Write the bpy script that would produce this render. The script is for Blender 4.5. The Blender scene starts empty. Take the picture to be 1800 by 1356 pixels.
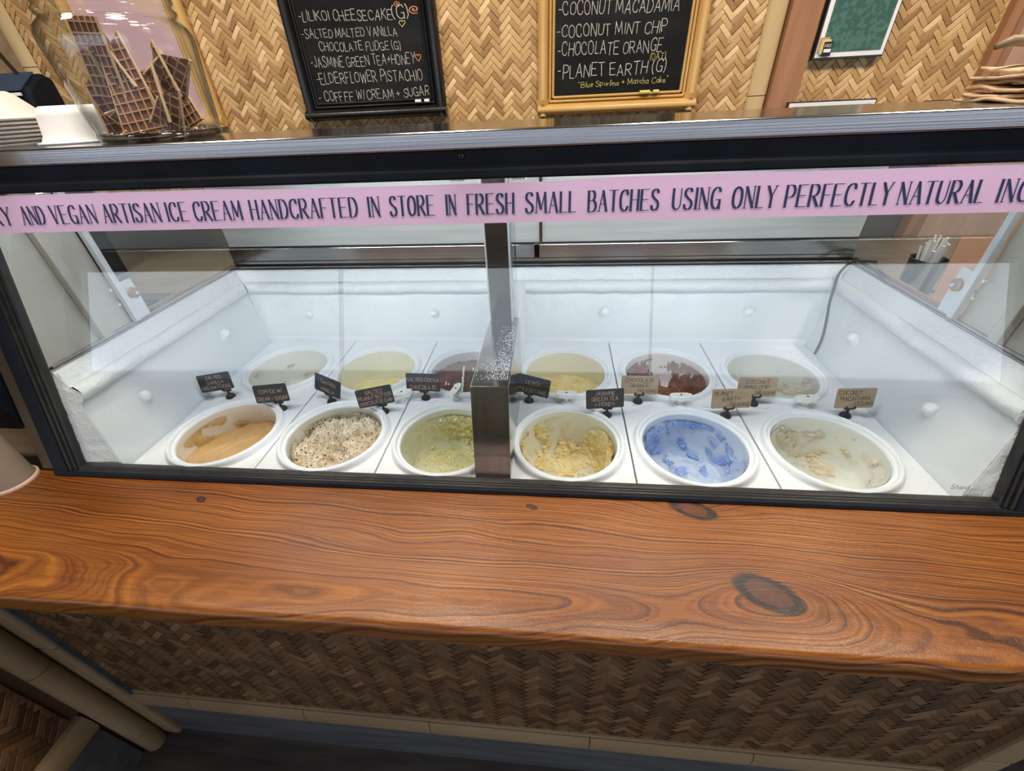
import bpy, bmesh, math, random
from mathutils import Vector, Matrix, noise
R_ = random.Random(7)
pi = math.pi
sc = bpy.context.scene
C = sc.collection

# ------------------------------------------------------------------ camera
YAW, PIT, ROL, FPX = 0.118653179, 0.614887113, -0.0515359612, 729.67
fw = Vector((-math.sin(YAW)*math.cos(PIT), math.cos(YAW)*math.cos(PIT), -math.sin(PIT)))
r0 = Vector((math.cos(YAW), math.sin(YAW), 0)); u0 = r0.cross(fw)
rt = math.cos(ROL)*r0 + math.sin(ROL)*u0
up = -math.sin(ROL)*r0 + math.cos(ROL)*u0
EYE = Vector((0, 0, 1.5))
cam = bpy.data.objects.new('camera', bpy.data.cameras.new('camera')); C.objects.link(cam)
cam.matrix_world = Matrix(((rt.x, up.x, -fw.x, 0), (rt.y, up.y, -fw.y, 0), (rt.z, up.z, -fw.z, 1.5), (0, 0, 0, 1)))
cam.data.sensor_width = 36; cam.data.lens = FPX/1800*36; cam.data.clip_start = .01
sc.camera = cam
def px(p):
    d = Vector(p)-EYE; z = d.dot(fw)
    return (900+FPX*d.dot(rt)/z, 678-FPX*d.dot(up)/z, z) if z > .01 else (-9e3, -9e3, 1)

# ------------------------------------------------------------------ world, light, exposure
w = bpy.data.worlds.new('world'); sc.world = w; w.use_nodes = True
WN = w.node_tree.nodes; WL = w.node_tree.links
bg = WN['Background']; bg.inputs['Strength'].default_value = 3.0     # overcast sky above a dull street
wtc = WN.new('ShaderNodeTexCoord'); wsp = WN.new('ShaderNodeSeparateXYZ'); WL.new(wtc.outputs['Generated'], wsp.inputs[0])
wrp = WN.new('ShaderNodeValToRGB'); wmr = WN.new('ShaderNodeMapRange'); wmr.inputs[1].default_value = -.3; wmr.inputs[2].default_value = .3
WL.new(wsp.outputs[2], wmr.inputs[0]); WL.new(wmr.outputs[0], wrp.inputs[0]); we = wrp.color_ramp.elements
we[0].position = 0; we[0].color = (.10, .11, .13, 1); we[1].position = 1; we[1].color = (.80, .90, 1, 1)
q = we.new(.455); q.color = (.14, .155, .20, 1); q = we.new(.463); q.color = (.78, .86, .95, 1)
WL.new(wrp.outputs[0], bg.inputs['Color'])
sc.view_settings.view_transform = 'Standard'; sc.view_settings.look = 'None'
sc.view_settings.exposure = 0; sc.view_settings.gamma = 1
sc.cycles.use_denoising = True
sc.cycles.max_bounces = 10; sc.cycles.diffuse_bounces = 5; sc.cycles.glossy_bounces = 5
sc.cycles.transparent_max_bounces = 16; sc.cycles.transmission_bounces = 8
sc.cycles.caustics_reflective = False; sc.cycles.caustics_refractive = False
sc.cycles.sample_clamp_indirect = 8
def area(name, loc, rot, sx, sy, power, col, portal=False):
    L = bpy.data.lights.new(name, 'AREA'); L.shape = 'RECTANGLE'; L.size = sx; L.size_y = sy
    L.energy = power; L.color = col
    o = bpy.data.objects.new(name, L); o.location = loc; o.rotation_euler = rot; C.objects.link(o)
    if portal: L.cycles.is_portal = True
    return o
for x0, x1 in ((-6.1, -2.594), (-2.586, 1.106), (1.114, 4.8)):
    area('window_daylight', ((x0+x1)/2, -3.48, 1.525), (pi/2, 0, 0), x1-x0, 1.45, 1, (1, 1, 1), True)
ADDED_LAMPS = ((-1.5, .55), (-.5, .75), (.5, .55), (1.5, .75))  # unseen lamps, added to brighten the back wall and counter top
for x, y in ADDED_LAMPS: area('added_ceiling_light', (x, y, 2.85), (0, 0, 0), .3, .3, 24, (1, .87, .70))

# ------------------------------------------------------------------ helpers
class MB:
    def __init__(s): s.v = []; s.f = []; s.var = []
    def add(s, vs, fs, var=0.5):
        n = len(s.v); s.v += [tuple(p) for p in vs]
        for f in fs: s.f.append(tuple(i+n for i in f)); s.var.append(var)
    def box(s, x0, x1, y0, y1, z0, z1, var=.5):
        s.add([(x0,y0,z0),(x1,y0,z0),(x1,y1,z0),(x0,y1,z0),(x0,y0,z1),(x1,y0,z1),(x1,y1,z1),(x0,y1,z1)],
              [(3,2,1,0),(4,5,6,7),(0,1,5,4),(1,2,6,5),(2,3,7,6),(3,0,4,7)], var)
    def prism(s, pts, axis, a, b):      # closed outline in the plane across axis
        n = len(pts); P = []
        for t in (a, b):
            for p, q in pts:
                P.append({'x': (t, p, q), 'y': (p, t, q), 'z': (p, q, t)}[axis])
        s.add(P, [tuple(range(n))[::-1], tuple(range(n, 2*n))] + [(i, (i+1) % n, n+(i+1) % n, n+i) for i in range(n)])
    def grid(s, fn, nu, nv, closeu=False):
        vs = [fn(i/nu, j/nv) for j in range(nv+1) for i in range(nu if closeu else nu+1)]
        m = nu if closeu else nu+1; fs = []
        for j in range(nv):
            for i in range(nu):
                i2 = (i+1) % m if closeu else i+1
                fs.append((j*m+i, j*m+i2, (j+1)*m+i2, (j+1)*m+i))
        s.add(vs, fs)
    def lathe(s, prof, cx, cy, n=48, cap=False):
        m = len(prof); vs = []
        for k in range(n):
            a = 2*pi*k/n
            for r, z in prof: vs.append((cx+r*math.cos(a), cy+r*math.sin(a), z))
        fs = [(k*m+i, ((k+1) % n)*m+i, ((k+1) % n)*m+i+1, k*m+i+1) for k in range(n) for i in range(m-1)]
        if cap:
            fs.append(tuple(k*m+m-1 for k in range(n))); fs.append(tuple(k*m for k in range(n))[::-1])
        s.add(vs, fs)
    def tube(s, pts, r, n=8, cap=True):
        pts = [Vector(p) for p in pts]; rs = r if isinstance(r, (list, tuple)) else [r]*len(pts); vs = []
        for i, p in enumerate(pts):
            d = (pts[min(i+1, len(pts)-1)]-pts[max(i-1, 0)]).normalized()
            a = d.orthogonal() if abs(d.z) > .98 else d.cross(Vector((0, 0, 1)))
            a.normalize(); b = d.cross(a)
            for k in range(n):
                t = 2*pi*k/n; vs.append(p+rs[i]*(a*math.cos(t)+b*math.sin(t)))
        fs = [(i*n+k, i*n+(k+1) % n, (i+1)*n+(k+1) % n, (i+1)*n+k) for i in range(len(pts)-1) for k in range(n)]
        if cap: fs += [tuple(range(n))[::-1], tuple(range((len(pts)-1)*n, len(pts)*n))]
        s.add(vs, fs)
    def build(s, name, mat, parent=None, smooth=False, bevel=0, loc=None, var=False, weld=False):
        me = bpy.data.meshes.new(name); me.from_pydata(s.v, [], s.f)
        if weld:
            bm = bmesh.new(); bm.from_mesh(me); bmesh.ops.remove_doubles(bm, verts=bm.verts, dist=1e-5); bm.to_mesh(me); bm.free()
        if var:
            at = me.attributes.new('var', 'FLOAT', 'FACE')
            for i, x in enumerate(s.var): at.data[i].value = x
        me.validate(); me.update()
        bm = bmesh.new(); bm.from_mesh(me); bmesh.ops.recalc_face_normals(bm, faces=bm.faces); bm.to_mesh(me); bm.free()
        if mat: me.materials.append(mat)
        o = bpy.data.objects.new(name, me); C.objects.link(o)
        if smooth:
            me.shade_smooth()
            if smooth == 'auto':
                try: me.set_sharp_from_angle(angle=math.radians(40))
                except Exception: pass
        if bevel:
            md = o.modifiers.new('bevel', 'BEVEL'); md.width = bevel; md.segments = 2; md.limit_method = 'ANGLE'
        if parent: o.parent = parent; o.matrix_parent_inverse = parent_inv(parent)
        if loc: o.location = loc
        return o
def world_of(o):
    return (world_of(o.parent) @ o.matrix_parent_inverse @ o.matrix_basis) if o.parent else o.matrix_basis.copy()
def parent_inv(p): return world_of(p).inverted()
def tag(o, label=None, cat=None, group=None, kind=None):
    if label: o['label'] = label
    if cat: o['category'] = cat
    if group: o['group'] = group
    if kind: o['kind'] = kind
    return o
def thing(name, label, cat, loc, group=None):
    o = bpy.data.objects.new(name, None); C.objects.link(o); o.location = loc; o.empty_display_size = .02
    return tag(o, label, cat, group)
def struct(o): o['kind'] = 'structure'; return o

# materials
def nt(name):
    m = bpy.data.materials.new(name); m.use_nodes = True
    return m, m.node_tree.nodes, m.node_tree.links, m.node_tree.nodes['Principled BSDF']
def mat(name, col, rough=.5, metal=0, col2=None, scale=20, stretch=(1, 1, 1), bump=0, bscale=None, spec=.5, coat=0, detail=4, lo=.35, hi=.65, sss=0):
    m, N, L, b = nt(name)
    b.inputs['Base Color'].default_value = (*col, 1); b.inputs['Roughness'].default_value = rough
    b.inputs['Metallic'].default_value = metal; b.inputs['Specular IOR Level'].default_value = spec
    b.inputs['Coat Weight'].default_value = coat; b.inputs['Coat Roughness'].default_value = .12
    tc = N.new('ShaderNodeTexCoord'); mp = N.new('ShaderNodeMapping'); mp.inputs['Scale'].default_value = stretch
    L.new(tc.outputs['Object'], mp.inputs['Vector'])
    if col2:
        n = N.new('ShaderNodeTexNoise'); n.inputs['Scale'].default_value = scale; n.inputs['Detail'].default_value = detail
        L.new(mp.outputs[0], n.inputs['Vector'])
        r = N.new('ShaderNodeValToRGB'); r.color_ramp.elements[0].position = lo; r.color_ramp.elements[1].position = hi
        r.color_ramp.elements[0].color = (*col, 1); r.color_ramp.elements[1].color = (*col2, 1)
        L.new(n.outputs['Fac'], r.inputs[0]); L.new(r.outputs[0], b.inputs['Base Color'])
    if bump:
        n2 = N.new('ShaderNodeTexNoise'); n2.inputs['Scale'].default_value = bscale or scale; n2.inputs['Detail'].default_value = 6
        L.new(mp.outputs[0], n2.inputs['Vector'])
        bp = N.new('ShaderNodeBump'); bp.inputs['Strength'].default_value = bump; bp.inputs['Distance'].default_value = .004
        L.new(n2.outputs['Fac'], bp.inputs['Height']); L.new(bp.outputs[0], b.inputs['Normal'])
    return m
def emit(name, col, s):
    m, N, L, b = nt(name); b.inputs['Base Color'].default_value = (.8, .8, .8, 1)
    b.inputs['Emission Color'].default_value = (*col, 1); b.inputs['Emission Strength'].default_value = s
    return m
def glass(name, tint=(1, 1, 1), base=.08, edge=None, rough=0.0):
    m, N, L, b = nt(name); N.remove(b)
    out = N['Material Output']; tr = N.new('ShaderNodeBsdfTransparent'); gl = N.new('ShaderNodeBsdfGlossy')
    gl.inputs['Roughness'].default_value = rough; tr.inputs[0].default_value = (*tint, 1)
    lw = N.new('ShaderNodeLayerWeight'); lw.inputs[0].default_value = .5
    pw = N.new('ShaderNodeMath'); pw.operation = 'POWER'; pw.inputs[1].default_value = 5; L.new(lw.outputs['Facing'], pw.inputs[0])
    ma = N.new('ShaderNodeMath'); ma.operation = 'MULTIPLY_ADD'; ma.inputs[1].default_value = 1-base; ma.inputs[2].default_value = base
    L.new(pw.outputs[0], ma.inputs[0])
    if edge:
        r = N.new('ShaderNodeValToRGB'); r.color_ramp.elements[0].position = .45; r.color_ramp.elements[1].position = .97
        r.color_ramp.elements[0].color = (*tint, 1); r.color_ramp.elements[1].color = (*edge, 1)
        L.new(lw.outputs['Facing'], r.inputs[0]); L.new(r.outputs[0], tr.inputs[0])
    mx = N.new('ShaderNodeMixShader'); L.new(ma.outputs[0], mx.inputs[0]); L.new(tr.outputs[0], mx.inputs[1]); L.new(gl.outputs[0], mx.inputs[2])
    L.new(mx.outputs[0], out.inputs[0]); return m
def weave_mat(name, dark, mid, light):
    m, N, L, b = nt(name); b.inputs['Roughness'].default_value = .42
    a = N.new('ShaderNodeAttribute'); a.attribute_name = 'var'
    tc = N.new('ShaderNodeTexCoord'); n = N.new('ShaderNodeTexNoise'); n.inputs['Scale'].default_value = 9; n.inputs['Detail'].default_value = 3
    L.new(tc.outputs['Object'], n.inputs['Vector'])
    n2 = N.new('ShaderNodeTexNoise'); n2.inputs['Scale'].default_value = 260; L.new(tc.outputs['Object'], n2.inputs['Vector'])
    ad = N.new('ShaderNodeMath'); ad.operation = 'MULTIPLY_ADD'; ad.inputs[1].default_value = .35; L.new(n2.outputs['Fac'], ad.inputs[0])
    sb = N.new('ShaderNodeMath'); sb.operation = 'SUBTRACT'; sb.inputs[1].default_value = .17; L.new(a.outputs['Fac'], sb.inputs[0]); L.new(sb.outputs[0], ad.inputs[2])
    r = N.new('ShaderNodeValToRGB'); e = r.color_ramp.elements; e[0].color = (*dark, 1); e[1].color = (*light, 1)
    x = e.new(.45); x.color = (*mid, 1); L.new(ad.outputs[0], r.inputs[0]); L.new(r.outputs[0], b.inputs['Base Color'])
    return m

M = {}
M['steel'] = mat('brushed_steel', (.34, .335, .34), .16, 1, (.42, .41, .42), 60, (.02, 1, 6), .03, 90)
M['steelv'] = mat('upright_steel', (.24, .235, .225), .13, 1, (.34, .335, .32), 14, (3, 3, .3))
M['steeldull'] = mat('dull_steel', (.50, .48, .42), .42, .85, (.60, .58, .52), 8, (1, 1, 1), .05, 12)
M['alu'] = mat('aluminium', (.75, .78, .80), .35, .7)
M['rear'] = mat('rear_panel_metal', (.60, .62, .60), .38, .55, (.70, .71, .69), 14, (.3, 1, 6))
M['black'] = mat('black_frame', (.006, .008, .014), .5, 0, (.010, .013, .020), 15, spec=.12)
M['liner'] = mat('white_liner', (.80, .83, .86), .38, 0, (.86, .88, .90), 4, bump=.10, bscale=45)
M['frost'] = mat('frost', (.88, .91, .93), .6, 0, (.93, .95, .96), 30, bump=.7, bscale=130)
M['plate'] = mat('white_plastic', (.85, .88, .92), .3, 0, (.87, .90, .93), 6, bump=.05, bscale=200)
M['tub'] = mat('tub_plastic', (.78, .78, .74), .4)
M['pvc'] = mat('moulded_white', (.88, .88, .86), .35)
M['card'] = mat('black_card', (.010, .011, .014), .5)
M['kraft'] = mat('kraft_card', (.34, .25, .155), .75, 0, (.40, .30, .19), 60)
M['ink'] = mat('black_ink', (.012, .010, .012), .6)
M['inkgold'] = mat('gold_ink', (.80, .58, .45), .5)
M['chalk'] = mat('white_chalk', (.62, .60, .58), .9, 0, (.40, .39, .38), 260, lo=.4, hi=.6)
M['chalky'] = mat('yellow_chalk', (.72, .66, .22), .9, 0, (.55, .50, .18), 260, lo=.4, hi=.6)
M['chalko'] = mat('orange_chalk', (.70, .30, .12), .9)
M['board'] = mat('chalkboard', (.006, .007, .008), .65, 0, (.018, .019, .021), 5, (1, 1, 2.5), detail=7, lo=.42, hi=.8, spec=.15)
M['bframe'] = mat('black_lacquer', (.006, .006, .008), .28, 0, (.012, .012, .014), 10)
M['bamboo'] = mat('golden_bamboo', (.52, .31, .10), .35, 0, (.66, .43, .17), 10, (1, 1, .25), bump=.08, bscale=60, coat=.3)
M['bambooh'] = mat('golden_bamboo_rail', (.52, .31, .10), .35, 0, (.66, .43, .17), 10, (.25, 1, 1), bump=.08, bscale=60, coat=.3)
M['bamboop'] = mat('pale_bamboo', (.52, .38, .20), .45, 0, (.64, .48, .28), 12, (1, 1, .2), bump=.08, bscale=60)
M['bamboot'] = mat('tan_bamboo', (.22, .145, .08), .5, 0, (.28, .19, .11), 12, (.4, 1, .4), bump=.08, bscale=60)
M['dark'] = mat('dark_backing', (.10, .055, .02), .8)
M['postw'] = mat('brown_post_wood', (.30, .14, .07), .45, 0, (.38, .19, .10), 7, (4, 4, .35), bump=.05, bscale=40)
M['weave'] = weave_mat('woven_bamboo', (.22, .11, .035), (.52, .32, .135), (.80, .60, .34))
M['weave_shaded'] = weave_mat('woven_bamboo_shaded', (.032, .014, .006), (.105, .050, .020), (.21, .115, .055))  # weave darkened in its colour for the shade below the counter
M['blue'] = mat('blue_grey_plank', (.055, .055, .062), .55, 0, (.085, .085, .09), 9, (.5, 3, 3), bump=.06, bscale=40)
M['floorm'] = mat('floor_boards', (.055, .045, .045), .6, 0, (.11, .09, .085), 7, (.6, 5, 1), bump=.1, bscale=30)
M['wallp'] = mat('cream_paint', (.55, .50, .42), .8)
M['ceil'] = mat('ceiling_paint', (.70, .66, .58), .9)
M['glass'] = glass('pane_glass', (.985, .995, .99), .045)
M['endglass'] = glass('end_pane_glass', (.93, .96, .97), .085)
M['jar'] = glass('jar_glass', (.97, .985, .975), .04, (.55, .58, .55))
M['tube'] = emit('tube_light', (.92, .97, 1), 38)
M['lamp'] = emit('added_lamp_glow', (1, .80, .58), 6)
M['navy'] = mat('navy_ink', (.012, .022, .085), .45)
M['white'] = mat('white_paper', (.80, .81, .84), .6)
M['bowlw'] = mat('white_fibre', (.80, .80, .83), .55)
M['bowlg'] = mat('grey_fibre', (.50, .46, .44), .7, 0, (.58, .54, .52), 40)
M['napkin'] = mat('brown_napkin', (.52, .36, .22), .85, 0, (.60, .43, .28), 50, bump=.1, bscale=300)
M['waffle'] = mat('waffle_brown', (.13, .048, .030), .5, 0, (.21, .085, .05), 60)
M['waffleridge'] = mat('waffle_ridge', (.46, .27, .16), .6)
M['waffleedge'] = mat('waffle_edge', (.52, .38, .25), .6)
M['cable'] = mat('black_rubber', (.010, .010, .012), .45)
M['bolt'] = mat('rusty_bolt', (.30, .16, .08), .5, .5, (.45, .35, .25), 60)
M['boltbright'] = mat('bright_bolt', (.8, .8, .8), .15, 1)
M['screen'] = mat('blue_black_plastic', (.03, .05, .09), .25)
M['peach'] = mat('peach_paper', (.55, .28, .17), .8)
def banner_mat():
    m, N, L, b = nt('pink_banner'); b.inputs['Base Color'].default_value = (.55, .385, .58, 1); b.inputs['Roughness'].default_value = .35
    t = N.new('ShaderNodeBsdfTranslucent'); t.inputs[0].default_value = (.66, .42, .60, 1)
    mx = N.new('ShaderNodeMixShader'); mx.inputs[0].default_value = .06
    L.new(b.outputs[0], mx.inputs[1]); L.new(t.outputs[0], mx.inputs[2]); L.new(mx.outputs[0], N['Material Output'].inputs[0]); return m
M['pink'] = banner_mat()

def counter_mat():
    m, N, L, b = nt('varnished_pine')
    tc = N.new('ShaderNodeTexCoord'); sep = N.new('ShaderNodeSeparateXYZ'); L.new(tc.outputs['Object'], sep.inputs[0])
    def op(o, a, bb=None, c=None):
        n = N.new('ShaderNodeMath'); n.operation = o
        for i, q in enumerate((a, bb, c)):
            if q is None: continue
            if isinstance(q, (int, float)): n.inputs[i].default_value = q
            else: L.new(q, n.inputs[i])
        return n.outputs[0]
    x, y, z = sep.outputs
    def nz(scale, sx, sy, det=2, dim='3D'):
        mp = N.new('ShaderNodeMapping'); mp.inputs['Scale'].default_value = (sx, sy, 1); L.new(tc.outputs['Object'], mp.inputs[0])
        n = N.new('ShaderNodeTexNoise'); n.inputs['Scale'].default_value = scale; n.inputs['Detail'].default_value = det
        L.new(mp.outputs[0], n.inputs['Vector']); return n.outputs['Fac']
    warp = op('SUBTRACT', nz(2.3, 1, 2.4, 2), .5)
    warp2 = op('SUBTRACT', nz(14, .6, 1.6, 3), .5)
    yy = op('ADD', y, op('MULTIPLY', op('SUBTRACT', z, .857), .8))
    dy = op('SUBTRACT', yy, .352)
    # nested arches running right of the big knot
    arch = op('SQRT', op('ADD', op('MULTIPLY', dy, dy), .0009))
    sgn = op('MULTIPLY', dy, .55)
    F = op('ADD', arch, sgn)
    F = op('ADD', F, op('MULTIPLY', x, .085))
    def knot(kx, ky, sx, sy, A, F):
        ax = op('DIVIDE', op('SUBTRACT', x, kx), sx); ay = op('DIVIDE', op('SUBTRACT', yy, ky), sy)
        d2 = op('ADD', op('MULTIPLY', ax, ax), op('MULTIPLY', ay, ay))
        return op('ADD', F, op('MULTIPLY', op('EXPONENT', op('MULTIPLY', d2, -1)), A)), d2
    F, _ = knot(.334, .366, .115, .052, -.085, F)
    F, _ = knot(.262, .517, .10, .035, .06, F)
    F, _ = knot(-.30, .40, .16, .05, .035, F)
    F, _ = knot(-.02, .33, .22, .04, -.025, F)
    F = op('ADD', F, op('MULTIPLY', warp, .11)); F = op('ADD', F, op('MULTIPLY', warp2, .012))
    n1 = N.new('ShaderNodeTexNoise'); n1.noise_dimensions = '1D'; n1.inputs['Scale'].default_value = 1; n1.inputs['Detail'].default_value = 2.5; n1.inputs['Roughness'].default_value = .55
    L.new(op('MULTIPLY', F, 190), n1.inputs['W'])
    r = N.new('ShaderNodeValToRGB'); e = r.color_ramp.elements
    e[0].position = .30; e[0].color = (.070, .022, .005, 1); e[1].position = .74; e[1].color = (.31, .120, .019, 1)
    q = e.new(.40); q.color = (.135, .042, .007, 1); q = e.new(.50); q.color = (.205, .071, .010, 1)
    L.new(n1.outputs['Fac'], r.inputs[0])
    # large tonal drift
    r2 = N.new('ShaderNodeValToRGB'); r2.color_ramp.elements[0].position = .3; r2.color_ramp.elements[1].position = .7
    r2.color_ramp.elements[0].color = (.72, .62, .55, 1); r2.color_ramp.elements[1].color = (1.12, 1.10, 1.05, 1)
    L.new(nz(3, 1, 3, 3), r2.inputs[0])
    mul = N.new('ShaderNodeMix'); mul.data_type = 'RGBA'; mul.blend_type = 'MULTIPLY'; mul.inputs[0].default_value = 1
    L.new(r.outputs[0], mul.inputs[6]); L.new(r2.outputs[0], mul.inputs[7])
    # fine fibres
    fr = N.new('ShaderNodeValToRGB'); fr.color_ramp.elements[0].position = .35; fr.color_ramp.elements[0].color = (.78, .74, .70, 1); fr.color_ramp.elements[1].position = .6; fr.color_ramp.elements[1].color = (1, 1, 1, 1)
    L.new(nz(60, .12, 5, 3), fr.inputs[0])
    mul2 = N.new('ShaderNodeMix'); mul2.data_type = 'RGBA'; mul2.blend_type = 'MULTIPLY'; mul2.inputs[0].default_value = 1
    L.new(mul.outputs[2], mul2.inputs[6]); L.new(fr.outputs[0], mul2.inputs[7])
    cur = mul2.outputs[2]
    # knots: dark bark ring round a brown heart
    for kx, ky, sx, sy, ins in ((.334, .366, .041, .026, (.060, .022, .012)), (.262, .519, .036, .018, (.085, .024, .009)), (-.70, .49, .010, .006, (.05, .015, .006)), (-.035, .508, .010, .005, (.05, .015, .006))):
        ax = op('DIVIDE', op('SUBTRACT', x, kx), sx); ay = op('DIVIDE', op('ADD', op('SUBTRACT', yy, ky), op('MULTIPLY', op('SUBTRACT', x, kx), .25)), sy)
        d = op('SQRT', op('ADD', op('MULTIPLY', ax, ax), op('MULTIPLY', ay, ay)))
        d = op('ADD', d, op('MULTIPLY', op('SUBTRACT', nz(60, 1, 1, 3), .5), .28))
        rr = N.new('ShaderNodeValToRGB'); ee = rr.color_ramp.elements
        ee[0].position = 0; ee[0].color = (1, 1, 1, 1); ee[1].position = 1; ee[1].color = (0, 0, 0, 1)
        ee[1].position = .62; q = ee.new(.52); q.color = (1, 1, 1, 1)
        L.new(op('MULTIPLY', d, .5), rr.inputs[0])
        rc = N.new('ShaderNodeValToRGB'); ec = rc.color_ramp.elements
        ec[0].position = .0; ec[0].color = (*[c*1.3 for c in ins], 1); ec[1].position = .5; ec[1].color = (.016, .006, .004, 1)
        q = ec.new(.34); q.color = (*ins, 1); q = ec.new(.40); q.color = (.012, .005, .003, 1)
        L.new(op('MULTIPLY', d, .5), rc.inputs[0])
        mx = N.new('ShaderNodeMix'); mx.data_type = 'RGBA'; L.new(rr.outputs[0], mx.inputs[0]); L.new(cur, mx.inputs[6]); L.new(rc.outputs[0], mx.inputs[7])
        cur = mx.outputs[2]
    L.new(cur, b.inputs['Base Color'])
    b.inputs['Roughness'].default_value = .40; b.inputs['Specular IOR Level'].default_value = .3; b.inputs['Coat Weight'].default_value = .26; b.inputs['Coat Roughness'].default_value = .26
    # worn varnish: fine scratches and grain relief
    vo = N.new('ShaderNodeTexNoise'); vo.inputs['Scale'].default_value = 190; vo.inputs['Detail'].default_value = 2; vo.inputs['Distortion'].default_value = 2.2
    L.new(tc.outputs['Object'], vo.inputs['Vector'])
    h1 = op('MULTIPLY', n1.outputs['Fac'], .5); h2 = op('MULTIPLY', vo.outputs['Fac'], .35); h3 = op('MULTIPLY', nz(10, 1, 2, 2), 2.2)
    bp = N.new('ShaderNodeBump'); bp.inputs['Strength'].default_value = .35; bp.inputs['Distance'].default_value = .0025
    L.new(op('ADD', op('ADD', h1, h2), h3), bp.inputs['Height']); L.new(bp.outputs[0], b.inputs['Normal']); L.new(bp.outputs[0], b.inputs['Coat Normal'])
    return m
M['counter'] = counter_mat()

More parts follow.
